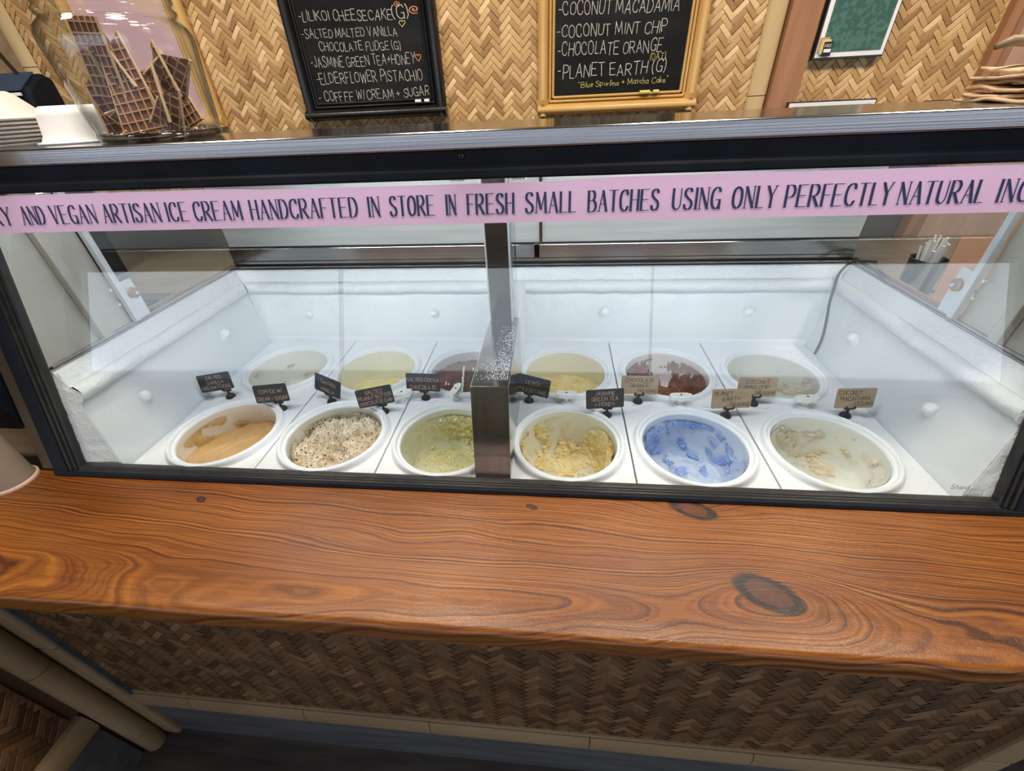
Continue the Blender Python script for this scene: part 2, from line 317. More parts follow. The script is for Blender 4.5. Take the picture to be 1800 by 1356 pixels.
# ------------------------------------------------------------------ stroke lettering
S = 'sm'
GL = {  # width, strokes on a 0-4 x 0-6 field; 'c' = smooth
'A': [('l', '0,0 2,6 4,0'), ('l', '.8,2.1 3.2,2.1')], 'B': [('l', '0,0 0,6'), ('c', '0,6 2.4,5.9 3.2,4.6 2.4,3.3 0,3.2'), ('c', '0,3.2 2.8,3.1 3.8,1.6 2.8,.1 0,0')],
'C': [('c', '3.6,4.6 3.3,5.7 2,6 .5,5.1 0,3 .5,.9 2,0 3.2,.3 3.8,1.3')], 'D': [('l', '0,0 0,6'), ('c', '0,6 2.6,5.6 3.8,3 2.6,.4 0,0')],
'E': [('l', '3.4,6 0,6 0,0 3.6,0'), ('l', '0,3.1 2.8,3.1')], 'F': [('l', '3.0,6 0,6 0,0'), ('l', '0,3.1 2.4,3.1')],
'G': [('c', '3.6,4.8 3.2,5.7 2,6 .5,5.1 0,3 .5,.9 2,0 3.3,.5 3.7,1.4'), ('l', '3.7,0 3.7,2.6 2.3,2.6')], 'H': [('l', '0,0 0,6'), ('l', '3.7,0 3.7,6'), ('l', '0,3.1 3.7,3.1')],
'I': [('l', '.4,0 .4,6')], 'J': [('c', '2.6,6 2.7,1.6 1.8,.1 .6,.1 0,1.2')], 'K': [('l', '0,0 0,6'), ('l', '3.5,6 0,2.7'), ('l', '.9,3.5 3.8,0')],
'L': [('l', '0,6 0,0 2.7,0')], 'M': [('l', '0,0 .4,6 2.4,1 4.4,6 4.8,0')], 'N': [('l', '0,0 0,6 3.7,0 3.7,6')], 'O': [('c', '2,6 .5,5.1 0,3 .5,.9 2,0 3.5,.9 4,3 3.5,5.1 2,6')],
'P': [('l', '0,0 0,6'), ('c', '0,6 2.6,5.9 3.5,4.4 2.6,2.9 0,2.7')], 'Q': [('c', '2,6 .5,5.1 0,3 .5,.9 2,0 3.5,.9 4,3 3.5,5.1 2,6'), ('l', '2.4,1.4 4,-.4')],
'R': [('l', '0,0 0,6'), ('c', '0,6 2.5,5.9 3.4,4.5 2.5,3.1 0,2.9'), ('l', '1.4,2.9 3.8,0')], 'S': [('c', '3.2,5 2.7,5.8 1.6,6 .4,5.4 .3,4.2 1.6,3.2 3,2.4 3.4,1.2 2.6,.2 1.4,0 .4,.4 0,1.4')],
'T': [('l', '0,6 3.8,6'), ('l', '1.9,6 1.9,0')], 'U': [('c', '0,6 0,3 .3,.9 1.8,0 3.3,.9 3.6,3 3.6,6')], 'V': [('l', '0,6 1.9,0 3.8,6')], 'W': [('l', '0,6 1.2,0 2.5,5 3.8,0 5,6')],
'X': [('l', '0,0 3.6,6'), ('l', '0,6 3.6,0')], 'Y': [('l', '0,6 1.9,3 3.8,6'), ('l', '1.9,3 1.9,0')], 'Z': [('l', '0,6 3.6,6 0,0 3.6,0')],
'-': [('l', '0,2.8 1.8,2.8')], '+': [('l', '0,3 3,3'), ('l', '1.5,4.5 1.5,1.5')], '(': [('c', '1.0,6.3 .2,5 0,3 .2,1 1.0,-.3')], ')': [('c', '0,6.3 .8,5 1,3 .8,1 0,-.3')],
'/': [('l', '0,-.5 2,6.5')], "'": [('l', '.2,6.4 .2,5')], '"': [('l', '.2,6.4 .2,5.2'), ('l', '1,6.4 1,5.2')], '&': [('c', '3.6,0 .8,4.4 1.4,5.8 2.4,5.4 2,4 .2,2 .4,.5 1.8,0 3.6,2.4')],
'@': [('c', '2,3 1.4,3.4 1.2,2.6 2,2 3,2.6 2.9,4 1.6,4.7 .3,3.8 0,2.2 1.2,.7 3,.7')], '*': [('c', '2,0 .2,3 .3,4.8 1.3,5.2 2,4'), ('c', '2,4 2.8,5.2 3.8,4.6 3.7,3 2,0')],
'b': [('l', '0,6 0,0'), ('c', '0,2.6 1.6,3.4 2.6,1.8 1.6,.1 0,.4')], 'l': [('l', '.2,6 .2,0')], 'u': [('c', '0,3.2 .1,.8 1.2,0 2.2,.8'), ('l', '2.3,3.2 2.3,0')], 'e': [('c', '0,1.7 2.3,1.8 1.8,3.2 .5,3.1 0,1.6 .8,.1 2.3,.5')],
'p': [('l', '0,3.2 0,-2'), ('c', '0,2.6 1.6,3.4 2.6,1.8 1.6,.1 0,.4')], 'r': [('l', '0,3.2 0,0'), ('c', '0,2 .8,3.1 1.7,3')], 'i': [('l', '.2,3 .2,0'), ('l', '.2,4.4 .2,4')], 'n': [('l', '0,3.2 0,0'), ('c', '0,2.2 1.1,3.2 2,2.2 2,0')],
'a': [('c', '2.2,2.6 1.2,3.3 .1,2.2 .2,.6 1.2,0 2.2,.9'), ('l', '2.3,3.2 2.3,0')], 't': [('l', '.8,5 .8,0'), ('l', '0,3.3 1.8,3.3')], 'c': [('c', '2.1,2.8 1,3.2 0,1.7 1,.1 2.2,.5')], 'h': [('l', '0,6 0,0'), ('c', '0,2.2 1.1,3.2 2,2.2 2,0')],
'k': [('l', '0,6 0,0'), ('l', '2,3.2 0,1.4'), ('l', '.6,1.9 2.2,0')], 's': [('c', '1.8,2.7 .6,3.2 .2,2.3 1.6,1.2 1.4,.1 0,.4')], '.': [('l', '0,0 .3,0')],
}
GL['d'] = [('l', '2.3,6 2.3,0'), ('c', '2.2,2.6 1.2,3.3 .1,2.2 .2,.6 1.2,0 2.2,.9')]
def strokes(ch):
    out = []
    for k, s in GL.get(ch, []):
        P = [tuple(float(a) for a in q.split(',')) for q in s.split()]
        if k == 'c' and len(P) > 2:
            Q = [P[0]]+P+[P[-1]]; n = []
            for i in range(1, len(Q)-2):
                for t in (0, .25, .5, .75):
                    a, b_, c_, d_ = Q[i-1:i+3]
                    n.append(tuple(.5*((2*b_[j])+(-a[j]+c_[j])*t+(2*a[j]-5*b_[j]+4*c_[j]-d_[j])*t*t+(-a[j]+3*b_[j]-3*c_[j]+d_[j])*t**3) for j in (0, 1)))
            n.append(P[-1]); P = n
        out.append((k, P))
    return out
def hull(pts):
    pts = sorted(set(pts))
    def half(ps):
        h = []
        for p in ps:
            while len(h) > 1 and (h[-1][0]-h[-2][0])*(p[1]-h[-2][1])-(h[-1][1]-h[-2][1])*(p[0]-h[-2][0]) <= 0: h.pop()
            h.append(p)
        return h
    a = half(pts); b_ = half(pts[::-1]); return a[:-1]+b_[:-1]
def text_polys(txt, nx=.25, ny=.25, jit=0, serif=False, rnd=R_, gap=1.3):
    """flat polygons on the 0-6 high field, total width"""
    X = 0; polys = []
    for ch in txt:
        if ch == ' ': X += 2.2; continue
        S_ = strokes(ch); wd = max([p[0] for _, P in S_ for p in P]+[.5])
        sh = rnd.uniform(-jit, jit)*.6; sl = rnd.uniform(-jit, jit)*.12; scy = 1+rnd.uniform(-jit, jit)*.1
        tf = lambda p: (X+p[0]+sl*p[1], p[1]*scy+sh)
        for k, P in S_:
            P = [tf(p) for p in P]
            if jit: P = [(p[0]+rnd.uniform(-jit, jit)*.1, p[1]+rnd.uniform(-jit, jit)*.1) for p in P]
            for a, c in zip(P, P[1:]):
                if serif: m2 = nx*((1 if c[1] < a[1] else .42) if ch in 'AMNVWXYU' else 1); nib = [(-m2, -ny*.7), (m2, -ny*.4), (m2, ny*.7), (-m2, ny*.4)]
                else: nib = [(-nx, 0), (-nx*.5, -ny*.87), (nx*.5, -ny*.87), (nx, 0), (nx*.5, ny*.87), (-nx*.5, ny*.87)]
                polys.append(hull([(q[0]+n[0], q[1]+n[1]) for q in (a, c) for n in nib]))
            if serif and k == 'l':
                for q, o in ((P[0], P[1]), (P[-1], P[-2])):
                    if abs(q[0]-o[0]) < 1.3*abs(q[1]-o[1])+.01 and abs(q[1]-o[1]) > 1:
                        e = nx*.8+.28; polys.append([(q[0]-e, q[1]-.11), (q[0]+e, q[1]-.11), (q[0]+e, q[1]+.11), (q[0]-e, q[1]+.11)])
        X += wd+gap
    return polys, X-gap
def lettering(name, items, material, parent=None):
    """items: (text, origin, dir along, dir up (both unit), length, height, kwargs)"""
    mb = MB()
    for t, o, du, dv, ln, h, kw in items:
        po, wd = text_polys(t, **kw); o = Vector(o); nn = du.cross(dv)*.0004
        for i, p in enumerate(po):
            e = nn*(1+.08*(i % 7))
            mb.add([o+du*(q[0]/wd*ln)+dv*(q[1]/6*h)+e for q in p], [tuple(range(len(p)))])
    return mb.build(name, material, parent)
X3, Y3, Z3 = Vector((1, 0, 0)), Vector((0, 1, 0)), Vector((0, 0, 1))

# ------------------------------------------------------------------ woven bamboo panels
def weave(name, label, O, U, V, W, H, fl, mkey, skip=lambda p: False, blabel=None):
    """panel in the plane (U,V) from corner O; 3/3 twill laid diagonally; every float a piece"""
    O = Vector(O); Nn = U.cross(V)
    root = thing(name, label, 'woven panel', O)
    b_ = MB(); b_.add([O-Nn*.006, O+U*W-Nn*.006, O+U*W+V*H-Nn*.006, O+V*H-Nn*.006, O-Nn*.002, O+U*W-Nn*.002, O+U*W+V*H-Nn*.002, O+V*H-Nn*.002],
                  [(0,1,2,3),(4,5,6,7),(0,1,5,4),(1,2,6,5),(2,3,7,6),(3,0,4,7)])
    b_.build('backing', M['dark'], root)
    n = 3; A = (U+V).normalized(); B = (V-U).normalized()
    protos = {}
    def shape(L_, Wd, seed):
        rr = random.Random(seed); a = L_/2*1.0; b2 = Wd/2*.93; hh = .0011
        rows = [(-a, -.0006), (-a*.72, hh*.8), (0, hh), (a*.72, hh*.8), (a, -.0006)]
        vs = []; fs = []
        sk = rr.uniform(-.0005, .0005)
        for (s_, z_) in rows: vs += [(s_, -b2+sk, z_-.0008), (s_, -b2*.8+sk, z_), (s_, b2*.8+sk, z_), (s_, b2+sk, z_-.0008)]
        for i in range(4):
            for j in range(3): fs.append((i*4+j, (i+1)*4+j, (i+1)*4+j+1, i*4+j+1))
        return vs, fs
    cells = []
    K = int((W+H)/fl)+4
    for j in range(-K, K):
        for i in range(-K, K):
            # float along A starting where (i-j)%6==0 ; along B starting where (i-j)%6==3 (columns)
            if (i-j) % (2*n) == 0: c = A*((i+n/2)*fl)+B*((j+.5)*fl); cells.append((c, 0))
            if (i-j) % (2*n) == (2*n-1): c = A*((i+.5)*fl)+B*((j+n/2)*fl); cells.append((c, 1))
    ins = []; part = []
    hl = n*fl/2
    for c, k in cells:
        u_, v_ = c.dot(U), c.dot(V); e = hl*.75
        if u_ < -e or u_ > W+e or v_ < -e or v_ > H+e: continue
        P = O+c; q = px(P); vis = -15 < q[0] < 1815 and -15 < q[1] < 1371 and not skip(P)
        full = e < u_ < W-e and e < v_ < H-e
        it = (q[2] if vis else 99, c, k)
        (ins if (full and vis) else part).append(it)
    ins.sort(key=lambda t: t[0]); part += ins[300:]; ins = ins[:300]
    mats = {}
    for s_ in range(10):
        for k in (0, 1):
            vs, fs = shape(n*fl, fl, s_); D, E_ = (A, B) if k == 0 else (B, A)
            va = min(.98, max(.02, random.Random(s_*2+k).gauss(.5 if k else .42, .2)))
            mats[(s_, k)] = (vs, fs, D, E_, va)
    for idx, (d_, c, k) in enumerate(ins):
        s_ = R_.randrange(10); vs, fs, D, E_, va = mats[(s_, k)]
        if (s_, k) not in protos:
            mb = MB(); mb.add([D*a+E_*b2+Nn*z_ for a, b2, z_ in vs], fs, va)
            o = mb.build('bamboo_strip', M[mkey], root, smooth=False, var=True); protos[(s_, k)] = o
        else: o = protos[(s_, k)].copy(); C.objects.link(o)
        o.location = O+c; o.parent = root; o.matrix_parent_inverse = Matrix.Translation(-O)
    mb = MB()
    for d_, c, k in part:
        vs, fs, D, E_, va = mats[(R_.randrange(10), k)]; out = []
        for a, b2, z_ in vs:
            p = c+D*a+E_*b2; u_ = min(max(p.dot(U), 0), W); v_ = min(max(p.dot(V), 0), H); out.append(O+U*u_+V*v_+Nn*z_)
        mb.add(out, fs, va)
    o = mb.build('bamboo_strips', M[mkey], root, var=True); o['kind'] = 'stuff'
    return root

# ================================================================== SETTING
WY = 1.90
mb = MB(); mb.box(-6.5, 5.2, -3.6, 2.1, -.06, 0); struct(mb.build('floor', M['floorm']))
mb = MB(); mb.box(-6.5, 5.2, -3.6, 2.1, 2.9, 2.96); struct(mb.build('ceiling', M['ceil']))
mb = MB(); mb.box(-6.5, 5.2, 1.92, 2.0, 0, 2.9); struct(mb.build('wall_back', mat('dark_wall', (.045, .035, .035), .6, 0, (.07, .055, .05), 4)))
mb = MB(); mb.box(-3.6, -2.115, 1.895, 1.92, 1.25, 2.9); tag(mb.build('plain_wall_panel', mat('tan_board', (.26, .17, .09), .6, 0, (.34, .23, .13), 30, bump=.1, bscale=80)), 'plain tan wall board at the far left behind the black stand', 'panel')
mb = MB(); mb.box(-6.5, -6.4, -3.5, 1.92, 0, 2.9); struct(mb.build('wall_left', M['wallp']))
mb = MB(); mb.box(5.1, 5.2, -3.5, 1.92, 0, 2.9); struct(mb.build('wall_right', M['wallp']))
mb = MB(); SILL = .80; TOPW = 2.25
mb.box(-6.4, 5.1, -3.6, -3.5, 0, SILL); mb.box(-6.4, 5.1, -3.6, -3.5, TOPW, 2.9)
edges = [(-6.4, -6.1), (-2.594, -2.586), (1.106, 1.114), (4.8, 5.1)]
for a, c in edges: mb.box(a, c, -3.6, -3.5, SILL, TOPW)
struct(mb.build('wall_front', M['wallp']))
wins = [(-6.1, -2.594), (-2.586, 1.106), (1.114, 4.8)]
for i, (a, c) in enumerate(wins):
    mb = MB()
    for x in (a, c-.006): mb.box(x, x+.006, -3.58, -3.52, SILL, TOPW)
    for z in (SILL, TOPW-.05): mb.box(a, c, -3.57, -3.53, z, z+.05)
    struct(mb.build('window_%d' % (i+1), M['white']))
for i, (x, y) in enumerate(ADDED_LAMPS):  # bodies of the added lamps, out of view
    o = thing('added_ceiling_lamp', 'added round warm ceiling lamp above the counter, '+('leftmost', 'second from the left', 'third from the left', 'rightmost')[i]+' of the four', 'lamp', (x, y, 2.9), 'added ceiling lamps')
    mb = MB(); mb.lathe([(.17, 2.9), (.17, 2.86), (.15, 2.86), (.15, 2.9)], x, y, 32); mb.build('lamp_rim', M['steel'], o)
    mb = MB(); mb.lathe([(.001, 2.865), (.15, 2.865)], x, y, 32); mb.build('diffuser', M['lamp'], o)

# woven wall panels
boards = [(-.985, -.42, 1.437), (-.07, .50, 1.42), (-1.80, -1.33, 1.434)]
def behind(p): return any(a < p.x < b_ and p.z > c for a, b_, c in boards) or p.z < 1.40
weave('woven_wall_panel', 'large golden woven bamboo wall panel behind the chalkboards', (-2.05, WY, 1.15), X3, Z3, 2.735, .95, .0168, 'weave', behind)
weave('woven_wall_panel', 'woven bamboo wall panel right of the brown post, behind the green poster', (.845, WY, 1.41), X3, Z3, .57, .65, .0168, 'weave')
weave('woven_counter_panel', 'dark woven bamboo panel on the counter front under the wooden slab', (-1.06, .328, .265), X3, Z3, 1.90, .545, .0150, 'weave_shaded')
weave('woven_return_panel', 'dark woven bamboo panel on the side return at bottom left', (-1.150, -.55, .30), Y3, Z3, .80, .50, .0150, 'weave_shaded')

def batten(name, label, x0, x1, z0, z1, y, d, m, joints=()):
    o = thing(name, label, 'batten', ((x0+x1)/2, y, z0))
    zs = [z0]+[j for j in joints if z0 < j < z1]+[z1]
    for a, c in zip(zs, zs[1:]):
        mb = MB(); wd = (x1-x0)/2; cx = (x0+x1)/2
        pts = [(cx-wd, y)]+[(cx-wd*math.cos(t*pi/8), y-d*math.sin(t*pi/8)) for t in range(1, 8)]+[(cx+wd, y)]
        mb.prism(pts, 'z', a+.0012, c-.0012); mb.build('bamboo_length', M[m], o, smooth='auto')
    return o
batten('bamboo_batten', 'pale flat bamboo batten left of the brown wall post', .682, .747, 1.15, 2.10, WY-.002, .016, 'bamboop', (1.452, 1.9))
batten('bamboo_batten', 'tan bamboo batten at the far left edge of the woven wall', -2.115, -2.05, 1.15, 2.10, WY-.002, .016, 'bamboop', (1.66,))
mb = MB(); mb.box(.749, .845, 1.87, 1.92, .9, 2.9); tag(mb.build('wall_post', M['postw'], bevel=.003), 'brown wooden wall post between pale bamboo batten and right woven panel', 'post')
mb = MB(); mb.box(1.415, 1.445, 1.87, 1.92, .9, 2.9); tag(mb.build('corner_trim', M['postw'], bevel=.003), 'thin dark brown corner trim right of the woven panel', 'trim')
mb = MB(); mb.box(1.445, 2.3, 1.84, 1.92, .9, 2.9); tag(mb.build('wall_post', mat('pinkish_wood', (.42, .25, .18), .5, 0, (.52, .33, .25), 6, (4, 4, .4))), 'wide pinkish brown wooden post at the far right edge', 'post')
mb = MB(); mb.box(.845, 1.415, 1.865, 1.92, 1.385, 1.412); tag(mb.build('ledge_rail', M['postw'], bevel=.003), 'brown wooden rail under the right woven panel', 'rail')

# ------------------------------------------------------------------ chalkboards
def chalkboard(label, x0, x1, z0, z1, fwid, mframe, mframeh, texts, bead):
    y = WY-.005; root = thing('chalkboard', label, 'chalkboard', ((x0+x1)/2, y, z0))
    def rail(nm, a, c, vert, wd, dep, yy, m):
        mb = MB(); pr = [(-wd/2, 0)]+[(-wd/2*math.cos(t*pi/8), -dep*math.sin(t*pi/8)) for t in range(1, 8)]+[(wd/2, 0)]
        if vert: mb.prism([(a[0]+p, yy+q) for p, q in pr], 'z', a[1], c[1])
        else: mb.prism([(yy+q, a[1]+p) for p, q in pr], 'x', a[0], c[0])
        return mb.build(nm, m, root, smooth='auto')
    h = fwid*.62
    rail('frame_rail', (x0+h/2, z0), (x0+h/2, z1), True, h, .03, y, mframe)
    rail('frame_rail', (x1-h/2, z0), (x1-h/2, z1), True, h, .03, y, mframe)
    rail('frame_rail', (x0, z0+h/2), (x1, z0+h/2), False, h, .034, y, mframeh)
    rail('frame_rail', (x0, z1-h/2), (x1, z1-h/2), False, h, .034, y, mframeh)
    g = (fwid-h)/2; 
    for k in range(2):
        e = h+g*(k+.5)
        rail('inner_bead', (x0+e, z0+e), (x0+e, z1-e), True, g, .014, y, mframe); rail('inner_bead', (x1-e, z0+e), (x1-e, z1-e), True, g, .014, y, mframe)
        rail('inner_bead', (x0+e, z0+e), (x1-e, z0+e), False, g, .014, y, mframeh); rail('inner_bead', (x0+e, z1-e), (x1-e, z1-e), False, g, .014, y, mframeh)
    mb = MB(); mb.box(x0+fwid*.8, x1-fwid*.8, y-.008, y-.002, z0+fwid*.8, z1-fwid*.8); sl = mb.build('slate', M['board'], root)
    if bead:
        for cx in (x0+h/2, x1-h/2):
            mb = MB(); 
            for k in range(4): mb.tube([(cx-h*.62, y-.004, z0+h+.004*k), (cx, y-.036, z0+h+.004*k), (cx+h*.62, y-.004, z0+h+.004*k)], .0022, 6)
            mb.build('cane_binding', mframe, root)
    its = {}
    for t, xa, za, xb, zb, hh, mk in texts:
        du = Vector((xb-xa, 0, zb-za)); ln = du.length; du.normalize(); dv = Vector((-du.z, 0, du.x))
        its.setdefault(mk, []).append((t, (xa, y-.0085, za), du, dv, ln, hh, dict(nx=.2, ny=.2, jit=1.0)))
    for mk, li in its.items():
        # letters face the viewer (-y)
        o = lettering('chalk_writing', li, M[mk], sl)
        tag(o, {'chalk': 'white chalk writing', 'chalky': 'yellow chalk writing', 'chalko': 'orange chalk swirls'}[mk])
    return root
T1 = [('-LILIKOI CHEESECAKE', -.920, 1.738, -.580, 1.726, .027, 'chalk'), ('(G)', -.577, 1.728, -.520, 1.728, .034, 'chalk'), ('-SALTED MALTED VANILLA', -.923, 1.691, -.571, 1.682, .024, 'chalk'),
      ('CHOCOLATE FUDGE (G)', -.869, 1.652, -.566, 1.642, .024, 'chalk'), ('-JASMINE GREEN TEA+HONEY', -.916, 1.606, -.520, 1.601, .029, 'chalk'), ('*', -.517, 1.606, -.495, 1.606, .022, 'chalko'), ('-ELDERFLOWER PISTACHIO', -.911, 1.556, -.500, 1.552, .031, 'chalk'),
      ('- COFFEE W/CREAM + SUGAR', -.919, 1.499, -.482, 1.501, .029, 'chalk'), ('@', -.515, 1.736, -.487, 1.736, .03, 'chalko'), ('@', -.565, 1.757, -.547, 1.757, .018, 'chalko'), ('*', -.560, 1.703, -.538, 1.703, .02, 'chalky')]
chalkboard('black-framed chalkboard listing ice cream flavours, elderflower pistachio among them', -.985, -.422, 1.437, 2.02, .062, M['bframe'], M['bframe'], T1, False)
T2 = [('-COCONUT MACADAMIA', 0, 1.706, .396, 1.696, .034, 'chalk'), ('-COCONUT MINT CHIP', -.003, 1.648, .366, 1.644, .031, 'chalk'), ('-CHOCOLATE ORANGE', 0, 1.596, .357, 1.594, .034, 'chalk'), ('(OAT)', .321, 1.571, .373, 1.570, .019, 'chalky'),
      ('-PLANET EARTH (G)', .002, 1.534, .378, 1.534, .036, 'chalk'), ('"Blue Spurlina + Matcha Cake"', .078, 1.504, .392, 1.506, .017, 'chalky')]
GL['M'] = [('l', '0,0 .4,6 2.4,1 4.4,6 4.8,0')]
chalkboard('bamboo-framed chalkboard listing coconut mint chip and chocolate orange', -.072, .498, 1.420, 2.02, .062, M['bamboo'], M['bambooh'], T2, True)
def chalk(x, z, L_, m, label):
    mb = MB(); mb.tube([(x, 1.872, z), (x+L_, 1.872, z)], .006, 10); tag(mb.build('chalk_stub', m, smooth='auto'), label, 'chalk', 'chalk stubs on the frames')
chalk(-.536, 1.505-.018, .022, M['white'], 'left white chalk stub on the black frame ledge'); chalk(-.500, 1.487, .018, M['white'], 'right white chalk stub on the black frame ledge')
chalk(.296, 1.480, .036, M['chalky'], 'longer yellow chalk stub on the bamboo frame ledge'); chalk(.343, 1.480, .020, M['chalky'], 'shorter yellow chalk stub on the bamboo frame ledge')

# framed picture at left with bamboo frame
root = thing('framed_picture', 'pink and lilac picture in a bamboo frame behind the glass jar', 'picture', (-1.56, WY-.004, 1.434))
y = WY-.005
for (a, c) in (((-1.80, 1.434), (-1.80, 2.1)), ((-1.36, 1.434), (-1.36, 2.1)), ((-1.82, 1.454), (-1.34, 1.454)), ((-1.82, 2.08), (-1.34, 2.08))):
    mb = MB(); mb.tube([(a[0], y-.012, a[1]), (c[0], y-.012, c[1])], .020, 12); mb.build('frame_rail', M['bamboo'], root, smooth='auto')
for x in (-1.392, -1.406):
    mb = MB(); mb.tube([(x, y-.006, 1.47), (x, y-.006, 2.08)], .007, 8); mb.build('inner_bead', M['bamboo'], root, smooth='auto')
mb = MB(); mb.box(-1.79, -1.41, y-.006, y-.002, 1.46, 2.08); mb.build('print', mat('pink_print', (.62, .42, .50), .35, 0, (.66, .46, .40), 3.5, (1, 1, 1), lo=.48, hi=.52), root)

# green poster, certificate frame, dark frame
root = thing('framed_poster', 'white-framed green poster with small cards at its left corner', 'poster', (.967, 1.89, 1.548))
mb = MB(); x0, x1, z0 = .858, 1.078, 1.546
mb.box(x0, x1, 1.872, 1.895, z0, 1.86); mb.build('frame', M['bframe'], root)
mb = MB(); mb.box(x0+.004, x1-.004, 1.869, 1.872, z0+.005, 1.856); mb.build('mount', M['white'], root)
mb = MB(); mb.box(x0+.018, x1-.016, 1.867, 1.869, z0+.019, 1.84); mb.build('print', mat('green_print', (.03, .10, .08), .4, 0, (.06, .16, .13), 70, lo=.45, hi=.55), root)
for i, (cx, cz, mm) in enumerate(((.878, 1.582, 'peach'), (.884, 1.576, 'chalky'), (.892, 1.570, 'card'))):
    mb = MB(); mb.box(cx-.014, cx+.014, 1.864-.001*i, 1.866-.001*i, cz-.016, cz+.022); mb.build('small_card', M[mm], root)
lettering('writing', [('FREE', (.881, 1.8615, 1.578), X3, Z3, .021, .007, dict(nx=.35, ny=.35))], M['white'], root)
mb = MB(); mb.box(.881, .903, 1.8605, 1.8615, 1.564, 1.573); mb.build('card_stripe', M['white'], root)
root = thing('framed_certificate', 'white certificate with blue-grey border lines in a thin black frame', 'certificate', (.956, 1.85, 1.33))
mb = MB(); mb.box(.811, 1.101, 1.848, 1.860, 1.25, 1.430); mb.build('frame', M['bframe'], root)
mb = MB(); mb.box(.815, 1.097, 1.8465, 1.848, 1.255, 1.426); mb.build('paper', M['white'], root)
mb = MB(); gm = mat('slate_blue_line', (.10, .16, .24), .6)
for a, b_, c, d in ((.828, 1.085, 1.411, 1.415), (.828, .832, 1.26, 1.415), (1.081, 1.085, 1.26, 1.415)): mb.box(a, b_, 1.8455, 1.8465, c, d)
mb.build('border_line', gm, root)
mb = MB()
for k in range(9): mb.box(.925+.009*k, .931+.009*k, 1.8455, 1.8465, 1.398, 1.402)
mb.build('small_print', M['chalk'], root)
root = thing('dark_frame', 'dark blue-grey framed sheet beside the napkins on the back rail', 'frame', (1.36, 1.85, 1.33))
mb = MB(); mb.box(1.262, 1.50, 1.848, 1.860, 1.25, 1.416); mb.build('frame', M['bframe'], root)
mb = MB(); mb.box(1.268, 1.494, 1.8465, 1.848, 1.255, 1.411); mb.build('sheet', mat('slate_sheet', (.07, .10, .16), .35, 0, (.11, .14, .2), 14), root)

# dark back cabinets seen through the end glass
for x0, x1, lb in ((-2.6, -1.30, 'dark stained back cabinet behind the left end of the case'), (1.05, 2.3, 'dark stained back cabinet behind the right end of the case')):
    root = thing('back_cabinet', lb, 'cabinet', ((x0+x1)/2, 1.5, 0))
    mb = MB(); mb.box(x0, x1, 1.32, 1.84, 0, .93); mb.build('body', mat('dark_cabinet', (.05, .035, .03), .5, 0, (.08, .055, .05), 6, (1, 1, 5)), root)
    mb = MB(); mb.box(x0-.01, x1+.01, 1.30, 1.84, .93, .96); mb.build('worktop', M['steeldull'], root, bevel=.004)
    n = 3; ww = (x1-x0)/n
    for k in range(n):
        mb = MB(); mb.box(x0+ww*k+.006, x0+ww*(k+1)-.006, 1.302, 1.32, .06, .92); d = mb.build('door', mat('cabinet_door', (.06, .045, .04), .45), root, bevel=.003)
        mb = MB(); mb.tube([(x0+ww*(k+.85), 1.285, .6), (x0+ww*(k+.85), 1.285, .75)], .006); mb.build('handle', M['steel'], d)

# ------------------------------------------------------------------ counter front base
root = thing('bar_counter', 'framed counter front below the wooden slab with bamboo and blue-grey trim', 'counter', (0, .4, 0))
mb = MB(); mb.box(-1.145, .9, .336, .54, 0, .81); mb.build('carcass', M['dark'], root)
joint = [-1.10, -.91, -.60, -.28, .10, .46, .84]
for a, c in zip(joint, joint[1:]):
    mb = MB(); pr = [(.334, .20)]+[(.326-.012*math.sin(t*pi/8), .24-.04*math.cos(t*pi/8)) for t in range(1, 8)]+[(.334, .28)]
    mb.prism(pr, 'x', a+.001, c-.001); mb.build('bamboo_rail', M['bamboot'], root, smooth='auto')
mb = MB(); mb.box(-1.10, .9, .324, .334, 0, .20); mb.build('kick_plank', M['blue'], root)
mb = MB(); mb.tube([(-1.06, .327, .286), (.86, .327, .286)], .005, 8); mb.build('cane_bead', M['bamboot'], root)
for (a, c) in ((.81, .545), (.545, .29), (.29, .0)):
    mb = MB(); mb.box(-1.125, -1.07, .312, .334, c+.001, a-.001); mb.build('bamboo_post_length', M['bamboot'], root, bevel=.006)
mb = MB(); mb.box(-1.070, -1.058, .318, .330, .28, .81); mb.build('edge_strip', M['blue'], root)
for (a, c) in ((.81, .40), (.40, .0)):
    mb = MB(); mb.box(.84, .90, .312, .334, c+.001, a-.001); mb.build('bamboo_post_length', M['bamboot'], root, bevel=.006)
root = thing('bar_return', 'side return of the counter with bamboo trim at bottom left', 'counter', (-1.2, -.1, 0))
mb = MB(); mb.box(-1.30, -1.156, -.60, .334, 0, .81); mb.build('carcass', M['dark'], root)
for a, c in ((-.60, -.1), (-.1, .265)):
    mb = MB(); pr = [(-1.156, .21)]+[(-1.148+.014*math.sin(t*pi/8), .25-.04*math.cos(t*pi/8)) for t in range(1, 8)]+[(-1.156, .29)]
    mb.prism(pr, 'y', a+.001, c-.001); mb.build('bamboo_rail', M['bamboot'], root, smooth='auto')
mb = MB(); mb.box(-1.156, -1.146, -.60, .262, 0, .21); mb.build('kick_plank', M['blue'], root)
for a, c in ((.81, .50), (.50, .10), (.10, 0)):
    mb = MB(); mb.tube([(-1.128, .290, c+.001), (-1.128, .290, a-.001)], .024, 14); mb.build('bamboo_post_length', M['bamboot'], root, smooth='auto')

